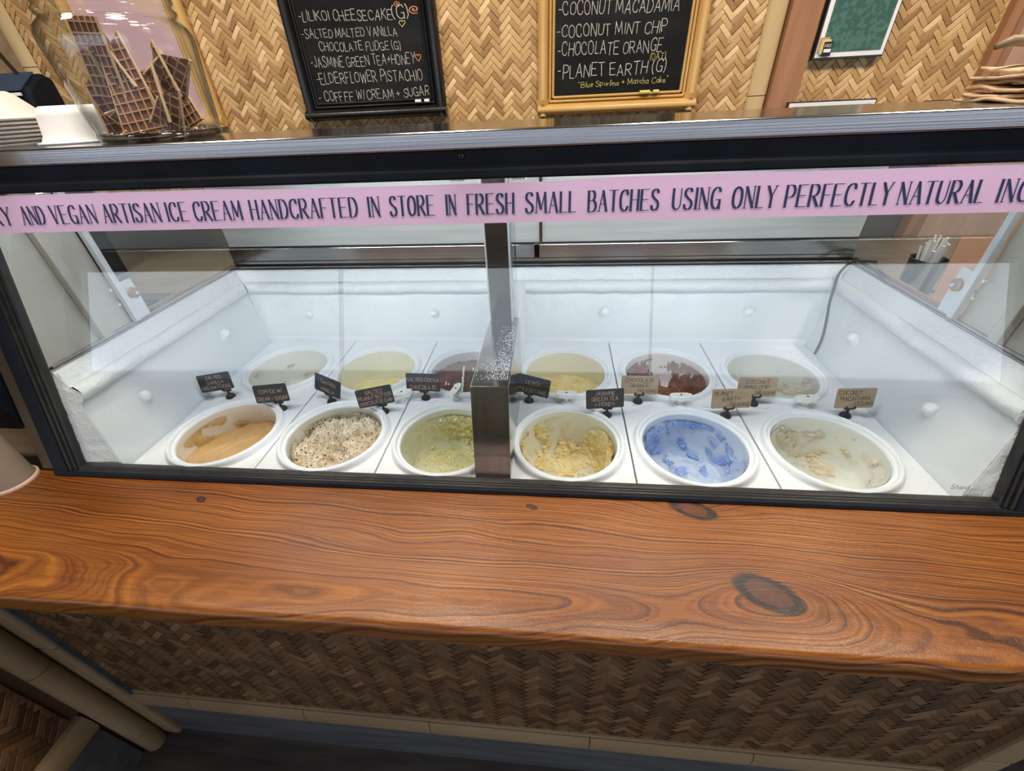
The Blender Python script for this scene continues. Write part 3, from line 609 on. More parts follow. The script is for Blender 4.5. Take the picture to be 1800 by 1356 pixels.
# ------------------------------------------------------------------ wooden slab
mb = MB(); CT = .857; TH = .044
NX = 120
def sect(x):
    e = .004*noise.noise(Vector((x*3, 7, 0)))+.0015*noise.noise(Vector((x*19, 3, 0)))
    yf = .278+e+max(0, x-.55)*.035
    pr = [(yf+.010, CT-TH)]
    for k in range(5): a = pi/2*k/4; pr.append((yf+.006-.006*math.sin(a), CT-TH+.006-.006*math.cos(a)))
    for k in range(6): a = pi/2*k/5; pr.append((yf+.011-.011*math.cos(a), CT-.011+.011*math.sin(a)))
    yb = .5475
    for k in range(1, 8): pr.append((yf+.011+(yb-yf-.011)*k/7, CT))
    pr.append((yb, CT-TH)); return pr
vs = []; m_ = len(sect(0))
for i in range(NX+1):
    x = -1.62+3.0*i/NX; vs += [(x, a, c) for a, c in sect(x)]
fs = [(i*m_+j, (i+1)*m_+j, (i+1)*m_+(j+1) % m_, i*m_+(j+1) % m_) for i in range(NX) for j in range(m_)]
fs += [tuple(range(m_))[::-1], tuple(range(NX*m_, NX*m_+m_))]
mb.add(vs, fs); tag(mb.build('wooden_counter_slab', M['counter'], smooth='auto'), 'thick varnished orange-brown pine counter slab with a large dark knot', 'counter top')

# bamboo post standing at the left end of the slab
root = thing('bamboo_post', 'pale round post standing on the left end of the wooden slab', 'post', (-1.160, .515, CT))
mb = MB(); mb.tube([(-1.160, .515, CT+.001), (-1.160, .515, 2.3)], .038, 28); mb.build('shaft', mat('greyed_bamboo', (.26, .215, .17), .45, 0, (.33, .28, .22), 12, (1, 1, .2)), root, smooth='auto')
mb = MB(); mb.lathe([(.039, CT), (.043, CT), (.043, CT+.004), (.040, CT+.007), (.0385, CT+.004)], -1.160, .515, 32); mb.build('base_ring', mat('pinkish_caulk', (.60, .42, .35), .6), root, smooth='auto')
root = thing('side_stand', 'black side panel on a plain wood board left of the case', 'panel', (-1.5, .66, 0))
mb = MB(); mb.box(-1.9, -1.17, .60, .66, .0, .95); mb.build('wood_board', mat('oak_board', (.24, .15, .07), .5, 0, (.32, .20, .10), 8, (.4, 4, 4)), root)
mb = MB(); mb.box(-1.9, -1.14, .58, .76, .95, 1.40); mb.build('black_panel', M['black'], root)

# ================================================================== DISPLAY CASE
PL = .86           # level of the white cover plates
XL, XR = -1.022, .785   # glass opening
YF = lambda z: .553+.287*(z-.873)      # slanted front plane
case = thing('ice_cream_display_case', 'black-framed steel ice cream display case with slanted glass and pink banner', 'display case', (-.12, .85, 0))
def bar(mb, x0, x1, z0, z1, off0, off1):   # bar following the slanted front
    mb.prism([(YF(z0)+off0, z0), (YF(z0)+off1, z0), (YF(z1)+off1, z1), (YF(z1)+off0, z1)], 'x', x0, x1)
# outer black frame (flange + glazing steps)
mb = MB()
bar(mb, -1.078, XL-.022, .859, 1.432, -.014, .02); bar(mb, XR+.022, .862, .859, 1.432, -.014, .02)
bar(mb, -1.078, .862, .859, .867, -.016, .0)
mb.prism([(.702, 1.392), (.7005, 1.394), (.7015, 1.404), (.7045, 1.408), (.706, 1.414), (.707, 1.432), (.74, 1.432), (.74, 1.398), (.712, 1.392)], 'x', -1.078, .862)
fr = mb.build('black_frame', M['black'], case, bevel=.0012)
mb = MB()
for k, (o, d) in enumerate(((.022, -.011), (.014, -.007), (.006, -.004))):
    w_ = .007
    bar(mb, XL-o, XL-o+w_, .868, 1.39, d, .010); bar(mb, XR+o-w_, XR+o, .868, 1.39, d, .010)
for k, (z0, z1, d) in enumerate(((.866, .869, -.011), (.869, .8715, -.007), (.8715, .874, -.004))): bar(mb, XL, XR, z0, z1, d, .008)
mb.build('glazing_bead', mat('black_gasket', (.012, .013, .014), .35, 0, (.022, .022, .022), 40, bump=.05, bscale=300), case)
for x, z in ((-.143, 1.428), (-.951, 1.428)):
    mb = MB(); mb.lathe([(.0001, 0), (.0045, .0), (.004, .0025), (.002, .003), (.0001, .0015)], 0, 0, 16)
    o = mb.build('frame_screw', M['bframe'], case, smooth='auto'); o.matrix_basis = Matrix.Translation((x, .705, z-.002)) @ Matrix.Rotation(pi/2, 4, 'X') if False else Matrix.Translation((x, .7055, z-.004)) @ Matrix.Rotation(pi/2, 4, 'X')
# glass
mb = MB(); bar(mb, XL-.012, XR+.012, .868, 1.395, .0, .004)
# single sheet is enough for a thin-pane shader: keep only the outer skin
mb = MB(); z0, z1 = .868, 1.395
mb.add([(XL-.012, YF(z0)+.002, z0), (XR+.012, YF(z0)+.002, z0), (XR+.012, YF(z1)+.002, z1), (XL-.012, YF(z1)+.002, z1)], [(0, 1, 2, 3)])
o = mb.build('front_glass', M['glass'], case); sd = o.modifiers.new('t', 'SOLIDIFY'); sd.thickness = .0006
gm = M['glass']
gu = Vector((0, .287, 1)).normalized()
lettering('etched_maker_mark', [('Stand', (.705, YF(.894)+.0005, .894), X3, gu, .028, .009, dict(nx=.5, ny=.5)), ('Stand', (.728, YF(.882)+.0005, .882), X3, gu, .030, .009, dict(nx=.5, ny=.5))], mat('grey_etching', (.34, .36, .38), .6), case)
# banner
mb = MB(); NXB = 60
def ban(i):
    x = -1.03+i/NXB*1.82; t = min(max((x+.56)/.12, 0), 1)*min(max((.10-x)/.12, 0), 1); t = t*t*(3-2*t)
    return x, 1.3895-.0032*t
vs = []
for i in range(NXB+1):
    x, zt = ban(i)
    vs += [(x, YF(1.331)-.0006, 1.331), (x, YF(zt)-.0006, zt)]
mb.add(vs, [(2*i, 2*i+2, 2*i+3, 2*i+1) for i in range(NXB)]); ban_o = mb.build('pink_banner', M['pink'], case); tag(ban_o, 'pink lilac banner strip with navy lettering')
words = [('RY',-1.0005,-0.9558), ('AND',-0.9421,-0.8899), ('VEGAN',-0.8830,-0.7888), ('ARTISAN',-0.7822,-0.6669), ('ICE',-0.6627,-0.6164), ('CREAM',-0.6112,-0.5183), ('HANDCRAFTED',-0.5092,-0.3164), ('IN',-0.3058,-0.2791), ('STORE',-0.2686,-0.1889), ('IN',-0.1768,-0.1538), ('FRESH',-0.1419,-0.0614), ('SMALL',-0.0499,0.0345), ('BATCHES',0.0467,0.1589), ('USING',0.1723,0.2480), ('ONLY',0.2585,0.3267), ('PERFECTLY',0.3330,0.4838), ('NATURAL',0.4868,0.6045), ('ING',0.6146,0.6627)]

def bz(x): return YF(1.345)-.0008
li = []
for wd, a, c in words:
    dv = (gu+X3*0).normalized()
    _, wu = text_polys(wd, serif=True, gap=1.75); k_ = (c-a-.0052)/(wu+1.1)
    nxx = .00185/k_
    li.append((wd, (a+.0026+.55*k_, YF(1.344)-.0010, 1.344), X3, gu, wu*k_, .0292, dict(nx=nxx, ny=.17, serif=.42, gap=1.75)))
o = lettering('banner_lettering', li, M['navy'], ban_o)
# steel top deck
mb = MB(); mb.prism([(.703, 1.4325), (.7015, 1.4345), (.7015, 1.4555), (.7035, 1.4575), (.913, 1.4575), (.913, 1.4325)], 'x', -1.12, .90)
mb.build('steel_top', M['steel'], case, bevel=.0008)
mb = MB(); mb.box(-1.06, .86, .913, 1.245, 1.425, 1.431); mb.build('rear_top_sheet', M['steeldull'], case)
# rear
mb = MB(); mb.box(-1.035, .835, 1.252, 1.262, 1.134, 1.426); mb.build('rear_panel', M['rear'], case)
mb = MB(); mb.box(-1.035, .835, 1.242, 1.252, 1.089, 1.130); mb.build('rear_rail', M['steel'], case, bevel=.002)
mb = MB(); mb.box(-1.035, .835, 1.230, 1.27, 1.066, 1.076); mb.box(-1.035, .835, 1.239, 1.27, 1.082, 1.089); mb.build('rear_track', M['steel'], case)
mb = MB(); mb.box(-1.035, .835, 1.251, 1.262, 1.130, 1.134); mb.box(-1.035, .835, 1.246, 1.268, 1.076, 1.082); mb.build('shadow_gap', M['cable'], case)
mb = MB(); mb.box(-.045, -.037, 1.244, 1.251, 1.131, 1.42); mb.box(-.06, -.045, 1.242, 1.251, 1.085, 1.136); mb.build('slide_stile', M['steelv'], case)
# ends: steel sheet in front, bright stile, pane behind
for sgn, xe, yp in ((-1, -1.028, .836), (1, .828, .855)):
    i_ = -sgn    # towards the inside
    mb = MB(); x0, x1 = sorted((xe+sgn*.004, xe+sgn*.008))
    mb.prism([(YF(1.09)+.012, 1.076), (yp, 1.076), (yp, 1.425), (YF(1.39)+.02, 1.425)], 'x', x0, x1); mb.build('end_sheet', M['steeldull'], case)
    mb = MB(); x0, x1 = sorted((xe+sgn*.004, xe+i_*.012)); mb.box(x0, x1, .748, .770, 1.079, 1.425); mb.build('end_fold', M['steeldull'], case, bevel=.002)
    mb = MB(); x0, x1 = sorted((xe, xe+i_*.012)); mb.box(x0, x1, yp, yp+.014, 1.079, 1.425); mb.build('end_stile', M['alu'], case, bevel=.001)
    mb = MB(); x0, x1 = sorted((xe+sgn*.002, xe+sgn*.006)); mb.prism([(yp+.01, 1.078), (1.244, 1.078), (1.244, 1.425), (yp+.01, 1.425)], 'x', xe+sgn*.003, xe+sgn*.0036); mb.build('end_glass', M['endglass'], case)
    mb = MB(); x0, x1 = sorted((xe+sgn*.03, xe-sgn*.003)); mb.box(x0, x1, YF(1.075)+.01, 1.25, 1.066, 1.073)
    x0, x1 = sorted((xe+sgn*.020, xe-sgn*.001)); mb.box(x0, x1, YF(1.08)+.02, 1.244, 1.073, 1.079); mb.build('sill_rail', M['steel'], case, bevel=.001)
    mb = MB(); mb.box(min(xe, xe+i_*.004), max(xe, xe+i_*.004), yp+.016, yp+.050, 1.079, 1.172); br = mb.build('bracket', M['alu'], case, bevel=.001)
    mb = MB(); mb.tube([(xe, yp+.036, 1.139), (xe+i_*.009, yp+.036, 1.139)], .013, 18); mb.build('washer', M['bolt'], br, smooth='auto')
    mb = MB(); mb.tube([(xe+i_*.009, yp+.036, 1.139), (xe+i_*.016, yp+.036, 1.139)], [.006, .004], 12); mb.build('bolt_head', M['boltbright'], br, smooth='auto')
    for zz in (1.13, 1.165):
        mb = MB(); mb.tube([(xe+i_*.002, yp-.012, zz), (xe+i_*.008, yp-.012, zz)], .003, 8); mb.build('rivet', M['boltbright'], case)
    mb = MB(); x0, x1 = sorted((xe+sgn*.098, xe+sgn*.052)); bar(mb, x0, x1, .86, 1.43, .002, .03)
    mb.build('end_post', mat('brown_steel', (.11, .085, .06), .5, .2), case)
# outer body below
mb = MB()
for a, c in ((-1.10, -1.06), (.858, .885)): mb.prism([(YF(.86)+.03, .02), (1.275, .02), (1.275, 1.064), (YF(1.064)+.03, 1.064), (YF(.86)+.03, .86)], 'x', a, c)
mb.box(-1.06, .858, 1.245, 1.275, .02, 1.064)
mb.build('cabinet_body', M['steeldull'], case)

# frosty liner: bottom sheet and three walls, gasket roll, flange
IX0, IX1, IY1 = -.939, .741, 1.137
def fr_n(p, s=1): return noise.fractal(Vector(p)*s, .9, 2.1, 4)
mb = MB()
mb.box(IX0-.01, IX1+.01, .553, 1.14, .60, .612)
prof = [(0, .612), (0, .80), (0, .845), (0, .88), (0, .92), (0, .96), (0, 1.00), (.002, 1.018)]
nz_ = 44
def off(t, along, sd):          # profile from wall base to outer flange: returns (outward, z)
    # t in 0..1
    P = [(0, .612), (0, .862), (.052, 1.004), (.047, 1.006), (.036, 1.010), (.031, 1.018), (.031, 1.027), (.036, 1.035), (.046, 1.041), (.053, 1.040), (.056, 1.036), (.059, 1.038), (.062, 1.047), (.070, 1.057), (.080, 1.069), (.089, 1.069), (.089, 1.05)]
    return P
def wall(side):
    P = off(0, 0, 0); pts = []
    for (a, b_) in zip(P, P[1:]):
        n = max(1, int(math.hypot(b_[0]-a[0], b_[1]-a[1])/.006))
        for k in range(n): pts.append((a[0]+(b_[0]-a[0])*k/n, a[1]+(b_[1]-a[1])*k/n))
    pts.append(P[-1])
    m = MB(); V_ = []
    if side == 'b': L0, L1 = IX0, IX1
    else: L0, L1 = .556, IY1
    n = int((L1-L0)/.009)
    for i in range(n+1):
        for o, z in pts:
            t = i/n
            mouth = .0
            ex = o if z > 1.0 else 0
            if side == 'b':
                a = L0-max(o, -.02)+(L1-L0+2*max(o, -.02))*t if False else (L0-o)+(L1-L0+2*o)*t
                amp = .0045*max(0, min(1, (z-.90)/.12)) + .0008
                if z > 1.051: amp = .0006
                d = amp*fr_n((a*1.2, z, 1), 22)+.004*max(0, min(1, (z-.98)/.03))*fr_n((a, 0, 4), 6)*(z < 1.051)
                if z < .875: d = 0
                V_.append((a, IY1+o-d, z))
            else:
                yb = IY1+o; ys = max(YF(z)+.012, .556); a = ys+(yb-ys)*t
                amp = .0035*max(0, min(1, (z-.95)/.1)) + .0007
                if a < .64 and z < 1.051: amp += .003*(.64-a)/.08
                if z > 1.051: amp = .0006
                d = amp*fr_n((a*1.2, z, 3 if side == 'l' else 9), 22)+.004*max(0, min(1, (z-.98)/.03))*fr_n((a, 0, 4), 6)*(z < 1.051)
                if z < .875: d = 0
                V_.append(((IX0-o+d) if side == 'l' else (IX1+o-d), a, z))
    m_ = len(pts)
    fs = [(i*m_+j, (i+1)*m_+j, (i+1)*m_+j+1, i*m_+j+1) for i in range(n) for j in range(m_-1)]
    m.add(V_, fs); return m
o = mb.build('liner_floor', M['liner'], case)
def liner_mat():
    m, N, L, b = nt('frosted_liner'); b.inputs['Roughness'].default_value = .45
    tc = N.new('ShaderNodeTexCoord'); sp = N.new('ShaderNodeSeparateXYZ'); L.new(tc.outputs['Object'], sp.inputs[0])
    n = N.new('ShaderNodeTexNoise'); n.inputs['Scale'].default_value = 5; n.inputs['Detail'].default_value = 4; L.new(tc.outputs['Object'], n.inputs['Vector'])
    r = N.new('ShaderNodeValToRGB'); r.color_ramp.elements[0].color = (.66, .70, .73, 1); r.color_ramp.elements[1].color = (.76, .79, .81, 1)
    r.color_ramp.elements[0].position = .3; r.color_ramp.elements[1].position = .7; L.new(n.outputs['Fac'], r.inputs[0]); L.new(r.outputs[0], b.inputs['Base Color'])
    mr = N.new('ShaderNodeMapRange'); mr.inputs[1].default_value = .90; mr.inputs[2].default_value = 1.02; mr.inputs[3].default_value = .08; mr.inputs[4].default_value = .85
    L.new(sp.outputs[2], mr.inputs[0])
    n2 = N.new('ShaderNodeTexNoise'); n2.inputs['Scale'].default_value = 110; n2.inputs['Detail'].default_value = 5; L.new(tc.outputs['Object'], n2.inputs['Vector'])
    bp = N.new('ShaderNodeBump'); bp.inputs['Distance'].default_value = .004; L.new(mr.outputs[0], bp.inputs['Strength']); L.new(n2.outputs['Fac'], bp.inputs['Height']); L.new(bp.outputs[0], b.inputs['Normal'])
    return m
M['lin'] = liner_mat()
for s_ in 'blr': wall(s_).build('liner_wall', M['lin'], case, smooth=True)
# frosted returns between the side walls and the slanted glass
for xi, xo, s_ in ((IX0, XL-.016, 1), (IX1, XR+.016, -1)):
    mb = MB()
    def fn(u, v):
        z = .853+v*(1.067-.853); xw = xi-s_*.36*(z-.862)+s_*.024*math.exp(-((z-1.022)/.015)**2); x = xw+(xo-xw)*u+s_*.004*(1-u)
        d = .0035*noise.fractal(Vector((x, z, 5))*40, .9, 2.1, 4)*(1 if 0 < u < 1 else 0)
        return (x, YF(z)+.013-.006*u+abs(d), z)
    mb.grid(fn, 12, 36); mb.build('frosted_return', M['frost'], case, smooth=True)
# frosted fixing bolts
def frost_bolt(c, nrm):
    mb = MB(); c = Vector(c); nn = Vector(nrm)
    def fn(u, v):
        th = u*2*pi; ph = v*pi
        a = nn.orthogonal().normalized() if abs(nn.z) < .5 else X3; b_ = nn.cross(a)
        rr = .0125*(1+.25*noise.noise(Vector((math.cos(th)*2+c.x*9, math.sin(th)*2, ph*1.6))))
        return c+nn*(rr*1.05*math.cos(ph)+.006)+(a*math.cos(th)+b_*math.sin(th))*rr*math.sin(ph)
    mb.grid(fn, 16, 10, True)
    mb.add([c+Vector((0, 0, -.010))+nn*.0+(nn.orthogonal().normalized()*math.cos(t*pi/8)+nn.cross(nn.orthogonal().normalized())*math.sin(t*pi/8))*.015*(1-.6*k)+nn*(.008*k) for k in (0, 1) for t in range(16)],
           [(t, (t+1) % 16, 16+(t+1) % 16, 16+t) for t in range(16)]+[tuple(range(16, 32))])
    mb.build('frosted_bolt', M['frost'], case, smooth=True)
for x, z in ((-.783, .943), (-.371, .949), (.153, .953), (.562, .954)): frost_bolt((x, 1.164, z), (0, -1, 0))
for y_, z in ((.709, .960), (1.007, .967)): frost_bolt((-.968, y_, z-.012), (1, 0, 0))
for y_, z in ((.731, .953), (1.007, .965)): frost_bolt((.768, y_, z-.012), (-1, 0, 0))
# side ledges between liner and plates
mb = MB(); mb.box(IX0, -.9085, .556, 1.136, .838, .852); mb.box(.7095, IX1, .556, 1.136, .838, .852); mb.build('side_ledge', M['plate'], case, bevel=.002)

mb = MB(); mb.box(-.935, .737, 1.1365, 1.150, .846, .872); mb.build('back_ledge', M['plate'], case, bevel=.002)
# central steel divider and upright
mb = MB(); mb.prism([(.566, .862), (.566+.08*.62, 1.058), (.905, 1.058), (.905, .862)], 'x', -.152, -.080)
dv = mb.build('divider_box', M['steelv'], case, bevel=.0015)
mb = MB(); mb.box(-.150, -.082, .905, 1.136, .862, 1.056); mb.build('divider_rear', M['liner'], dv, bevel=.003)
mb = MB()
fp = []
rr = random.Random(3)
for k in range(1500):
    x = -.084-abs(rr.gauss(0, .022)); y_ = .64+.22*rr.random()**1.1
    if x < -.149 or (x < -.12 and y_ > .72) or rr.random() > (1-(y_-.64)/.25): continue
    s_ = rr.uniform(.0005, .0013); mb.add([(x-s_, y_-s_, 1.058), (x+s_, y_-s_, 1.058), (x, y_+s_, 1.058), (x, y_, 1.058+s_*1.2)], [(0, 1, 3), (1, 2, 3), (2, 0, 3)])
o = mb.build('frost_grains', mat('frost_grain', (.55, .57, .58), .4), dv); o['kind'] = 'stuff'
mb = MB(); mb.prism([(-.146, .884), (-.098, .884), (-.098, .925), (-.146, .925)], 'z', 1.058, 1.425); mb.build('upright', M['steelv'], case, bevel=.0015)
mb = MB(); mb.box(-.098, -.095, .882, .93, 1.058, 1.42); mb.box(-.149, -.146, .882, .93, 1.058, 1.42); mb.build('upright_channel', M['alu'], case)
mb = MB(); mb.box(-.146, -.098, .8835, .8838, 1.0585, 1.064); mb.box(-.094, -.086, .885, .93, 1.058, 1.42); mb.build('upright_glass_edge', M['endglass'], case)
for z, x in ((.872, -.078), (.872, -.154)):
    mb = MB(); mb.tube([(x, .60, z+.02), (x+(.004 if x > -.1 else -.004), .60, z+.02)], .005, 10); mb.build('divider_bolt', M['boltbright'], dv)

# light tubes under the top
for x0, x1 in ((-.95, -.16), (-.06, .72)):
    mb = MB(); mb.tube([(x0, .752, 1.398), (x1, .752, 1.398)], .011, 14); t = mb.build('light_tube', M['tube'], case, smooth='auto'); t['label'] = 'glowing white tube light'
    mb = MB(); mb.box(x0-.01, x0+.012, .735, .772, 1.385, 1.425); mb.box(x1-.012, x1+.01, .735, .772, 1.385, 1.425); mb.box(x0, x1, .738, .768, 1.413, 1.425); mb.build('tube_fitting', M['pvc'], t)

# black probe cable in the right back corner
cab = [(.872, 1.20, 1.081), (.846, 1.19, 1.086), (.81, 1.196, 1.084), (.778, 1.18, 1.058), (.764, 1.155, 1.02), (.756, 1.135, .985), (.752, 1.114, .950), (.742, 1.085, .905), (.725, 1.062, .870)]
cs = [Vector(p) for p in cab]; sm_ = []
for i in range(len(cs)-1):
    a = cs[max(i-1, 0)]; b_ = cs[i]; c_ = cs[i+1]; d_ = cs[min(i+2, len(cs)-1)]
    for k in range(6):
        t = k/6; sm_.append(.5*((2*b_)+(-a+c_)*t+(2*a-5*b_+4*c_-d_)*t*t+(-a+3*b_-3*c_+d_)*t**3))
sm_.append(cs[-1])
mb = MB(); mb.tube(sm_, .0034, 8); tag(mb.build('probe_cable', M['cable'], smooth=True), 'thin black cable hanging into the right back corner of the case', 'cable')

# ------------------------------------------------------------------ cover plates with ringed openings
PITCH = .2688; X0P = -.099-3*PITCH; YC = (.6816, .960); Y0P, Y1P = .5535, 1.1355
RO, RI = .125, .106
ringp = [(RO+.004, PL), (RO+.0005, PL+.001), (RO-.0005, PL+.006), (RO-.002, PL+.0125), (RO-.0055, PL+.0165), (RO-.0095, PL+.0155), (RO-.0115, PL+.011), (RO-.0122, PL+.006), (RO-.0135, PL+.0055), (RI+.0045, PL+.0085), (RI+.002, PL+.0085), (RI, PL+.005), (RI, PL-.014)]
pnames = ['first cover plate from the left', 'second cover plate from the left', 'cover plate just left of the steel divider', 'cover plate just right of the steel divider', 'fifth cover plate, round the blue tub', 'cover plate furthest right']
knobspec = {0: None, 1: (-.381, .821, .45), 2: (-.245, .840, 1.35), 3: (.035, .830, 0.0), 4: (.308, .830, .05), 5: (.594, .832, .05)}
for c in range(6):
    xa, xb = X0P+c*PITCH+.002, X0P+(c+1)*PITCH-.002; xc = (xa+xb)/2
    P_ = thing('cover_plate', 'white moulded two-hole '+pnames[c], 'cover plate', (xc, (Y0P+Y1P)/2, PL), 'white two-hole cover plates')
    mb = MB(); n = 72
    for k, yc in enumerate(YC):
        y0 = Y0P if k == 0 else (YC[0]+YC[1])/2; y1 = (YC[0]+YC[1])/2 if k == 0 else Y1P
        r1 = min(RO+.004, yc-y0-.0003) if k == 0 else RO+.004
        vs = []
        for i in range(n):
            a = 2*pi*i/n; dx, dy = math.cos(a), math.sin(a)
            t = min(((xb-xc) if dx > 0 else (xa-xc))/dx if abs(dx) > 1e-6 else 9, ((y1-yc) if dy > 0 else (y0-yc))/dy if abs(dy) > 1e-6 else 9)
            ro = min(RO+.004, t)
            vs += [(xc+dx*ro, yc+dy*ro, PL), (xc+dx*t, yc+dy*t, PL), (xc+dx*t, yc+dy*t, PL-.012)]
        # corners
        fs = []
        for i in range(n):
            j = (i+1) % n; fs += [(3*i, 3*i+1, 3*j+1, 3*j), (3*i+1, 3*i+2, 3*j+2, 3*j+1)]
        base = len(vs)
        for cx, cy in ((xb, y1), (xa, y1), (xa, y0), (xb, y0)):
            vs += [(cx, cy, PL), (cx, cy, PL-.012)]
            ang = math.atan2(cy-yc, cx-xc) % (2*pi); i = int(ang/(2*pi)*n) % n; j = (i+1) % n; q = len(vs)-2
            fs += [(3*i+1, q, 3*j+1), (3*i+1, 3*i+2, q+1, q), (q, q+1, 3*j+2, 3*j+1)]
        mb.add(vs, fs)
    mb.build('plate_sheet', M['plate'], P_)
    for yc in YC:
        mb = MB(); mb.lathe(ringp, xc, yc, 72); mb.build('raised_ring', M['plate'], P_, smooth=True)
    # pressed groove bead between the holes
    mb = MB()
    for s_ in (-1, 1):
        mb.tube([(xc+s_*(.06+.012*t), YC[0]+.139+(-.006+.004*(t-2)**2 if False else .0015*(t-2)**2), PL) for t in range(5)], .0022, 6)
    mb.build('pressed_bead', M['plate'], P_, smooth=True)
    ks = knobspec[c]
    mb = MB(); kx, ky = (ks[0], ks[1]) if ks else (xc+.0, .821)
    if ks:
        mb.lathe([(.013, PL), (.013, PL+.004), (.007, PL+.006), (.006, PL+.019), (.012, PL+.020)], kx, ky, 24)
        o = mb.build('knob_stem', M['pvc'], P_, smooth='auto')
        mb = MB(); L2, W2 = .026, .0095
        mb.prism([(-L2, -W2*.55), (-L2*.62, -W2), (L2*.62, -W2), (L2, -W2*.55), (L2, W2*.55), (L2*.62, W2), (-L2*.62, W2), (-L2, W2*.55)], 'z', 0, .012)
        o = mb.build('wing_knob', M['pvc'], P_, bevel=.0018)
        o.matrix_parent_inverse = Matrix.Identity(4); o.location = Vector((kx, ky, PL+.019))-P_.location; o.rotation_euler = (0, 0, ks[2])
        mb = MB(); mb.lathe([(.0001, 0), (.0028, .0)], 0, 0, 12); q = mb.build('screw_hole', M['ink'], P_); q.matrix_parent_inverse = Matrix.Identity(4); q.location = Vector((kx, ky, PL+.0315))-P_.location
    else:
        mb.lathe([(.0001, PL+.0006), (.004, PL+.0006)], kx+.055, ky, 12); mb.build('screw_hole', M['ink'], P_)

# ------------------------------------------------------------------ tubs and ice cream
def cream_mat(name, c1, c2, scale=40, bump=.5, speck=None, spr=.62, rough=.45, film=None):
    m, N, L, b = nt(name); b.inputs['Roughness'].default_value = rough; b.inputs['Subsurface Weight'].default_value = .0
    tc = N.new('ShaderNodeTexCoord'); n = N.new('ShaderNodeTexNoise'); n.inputs['Scale'].default_value = scale; n.inputs['Detail'].default_value = 6
    L.new(tc.outputs['Object'], n.inputs['Vector'])
    r = N.new('ShaderNodeValToRGB'); r.color_ramp.elements[0].position = .38; r.color_ramp.elements[1].position = .62
    r.color_ramp.elements[0].color = (*c1, 1); r.color_ramp.elements[1].color = (*c2, 1); L.new(n.outputs['Fac'], r.inputs[0]); cur = r.outputs[0]
    if speck:
        v = N.new('ShaderNodeTexNoise'); v.inputs['Scale'].default_value = 240; v.inputs['Detail'].default_value = 1; L.new(tc.outputs['Object'], v.inputs['Vector'])
        rs = N.new('ShaderNodeValToRGB'); rs.color_ramp.interpolation = 'CONSTANT'; rs.color_ramp.elements[0].color = (0, 0, 0, 1); rs.color_ramp.elements[1].color = (1, 1, 1, 1); rs.color_ramp.elements[1].position = spr
        L.new(v.outputs['Fac'], rs.inputs[0]); mx = N.new('ShaderNodeMix'); mx.data_type = 'RGBA'; mx.inputs[7].default_value = (*speck, 1)
        L.new(rs.outputs[0], mx.inputs[0]); L.new(cur, mx.inputs[6]); cur = mx.outputs[2]
    L.new(cur, b.inputs['Base Color'])
    n2 = N.new('ShaderNodeTexNoise'); n2.inputs['Scale'].default_value = 150; n2.inputs['Detail'].default_value = 5; L.new(tc.outputs['Object'], n2.inputs['Vector'])
    bp = N.new('ShaderNodeBump'); bp.inputs['Strength'].default_value = bump; bp.inputs['Distance'].default_value = .003; L.new(n2.outputs['Fac'], bp.inputs['Height']); L.new(bp.outputs[0], b.inputs['Normal'])
    return m
RT = .1050
def tub_profile(depth):
    zb = PL-depth; rb = .094; R = .045
    P = [(RT, PL+.004), (RT-.001, PL-.01)]
    for k in range(1, 7): t = k/7; P.append((RT-(RT-rb)*t, PL-.01-(depth-.01-R)*t))
    for k in range(7): a = pi/2*k/6; P.append((rb-R+R*math.cos(a), zb+R-R*math.sin(a)))
    P += [(rb-R-.02, zb), (.001, zb)]
    return P
def tub(col, row, fl, label, wallcol, depth=.11):
    xc = X0P+(col+.5)*PITCH; yc = YC[row]
    root = thing('ice_cream_tub', label, 'tub', (xc, yc, PL-.2), 'round ice cream tubs in the case')
    mb = MB(); P = tub_profile(depth)
    Q = P+[(.001, P[-1][1]-.002)]+[(r+.0015, z-.0015) for r, z in P[::-1][1:]]
    mb.lathe(P, xc, yc, 64); mb.build('tub_wall', mat('tub_wall_'+fl, wallcol, .42, 0, [min(1, c*1.05) for c in wallcol], 12, bump=.06, bscale=50), root, smooth=True)
    return root, xc, yc, P
def resample(P, n):
    d = [0]
    for a, b_ in zip(P, P[1:]): d.append(d[-1]+math.hypot(b_[0]-a[0], b_[1]-a[1]))
    out = []
    for k in range(n+1):
        s_ = d[-1]*k/n; i = 0
        while i < len(P)-2 and d[i+1] < s_: i += 1
        t = (s_-d[i])/(d[i+1]-d[i]); out.append((P[i][0]+(P[i+1][0]-P[i][0])*t, P[i][1]+(P[i+1][1]-P[i][1])*t))
    return out
def seen(u, v, z=PL):        # where a sight line of the photograph meets the plane of the openings
    d = fw+rt*((u-900)/FPX)+up*((678-v)/FPX); t = (z-1.5)/d.z; return d.x*t, d.y*t
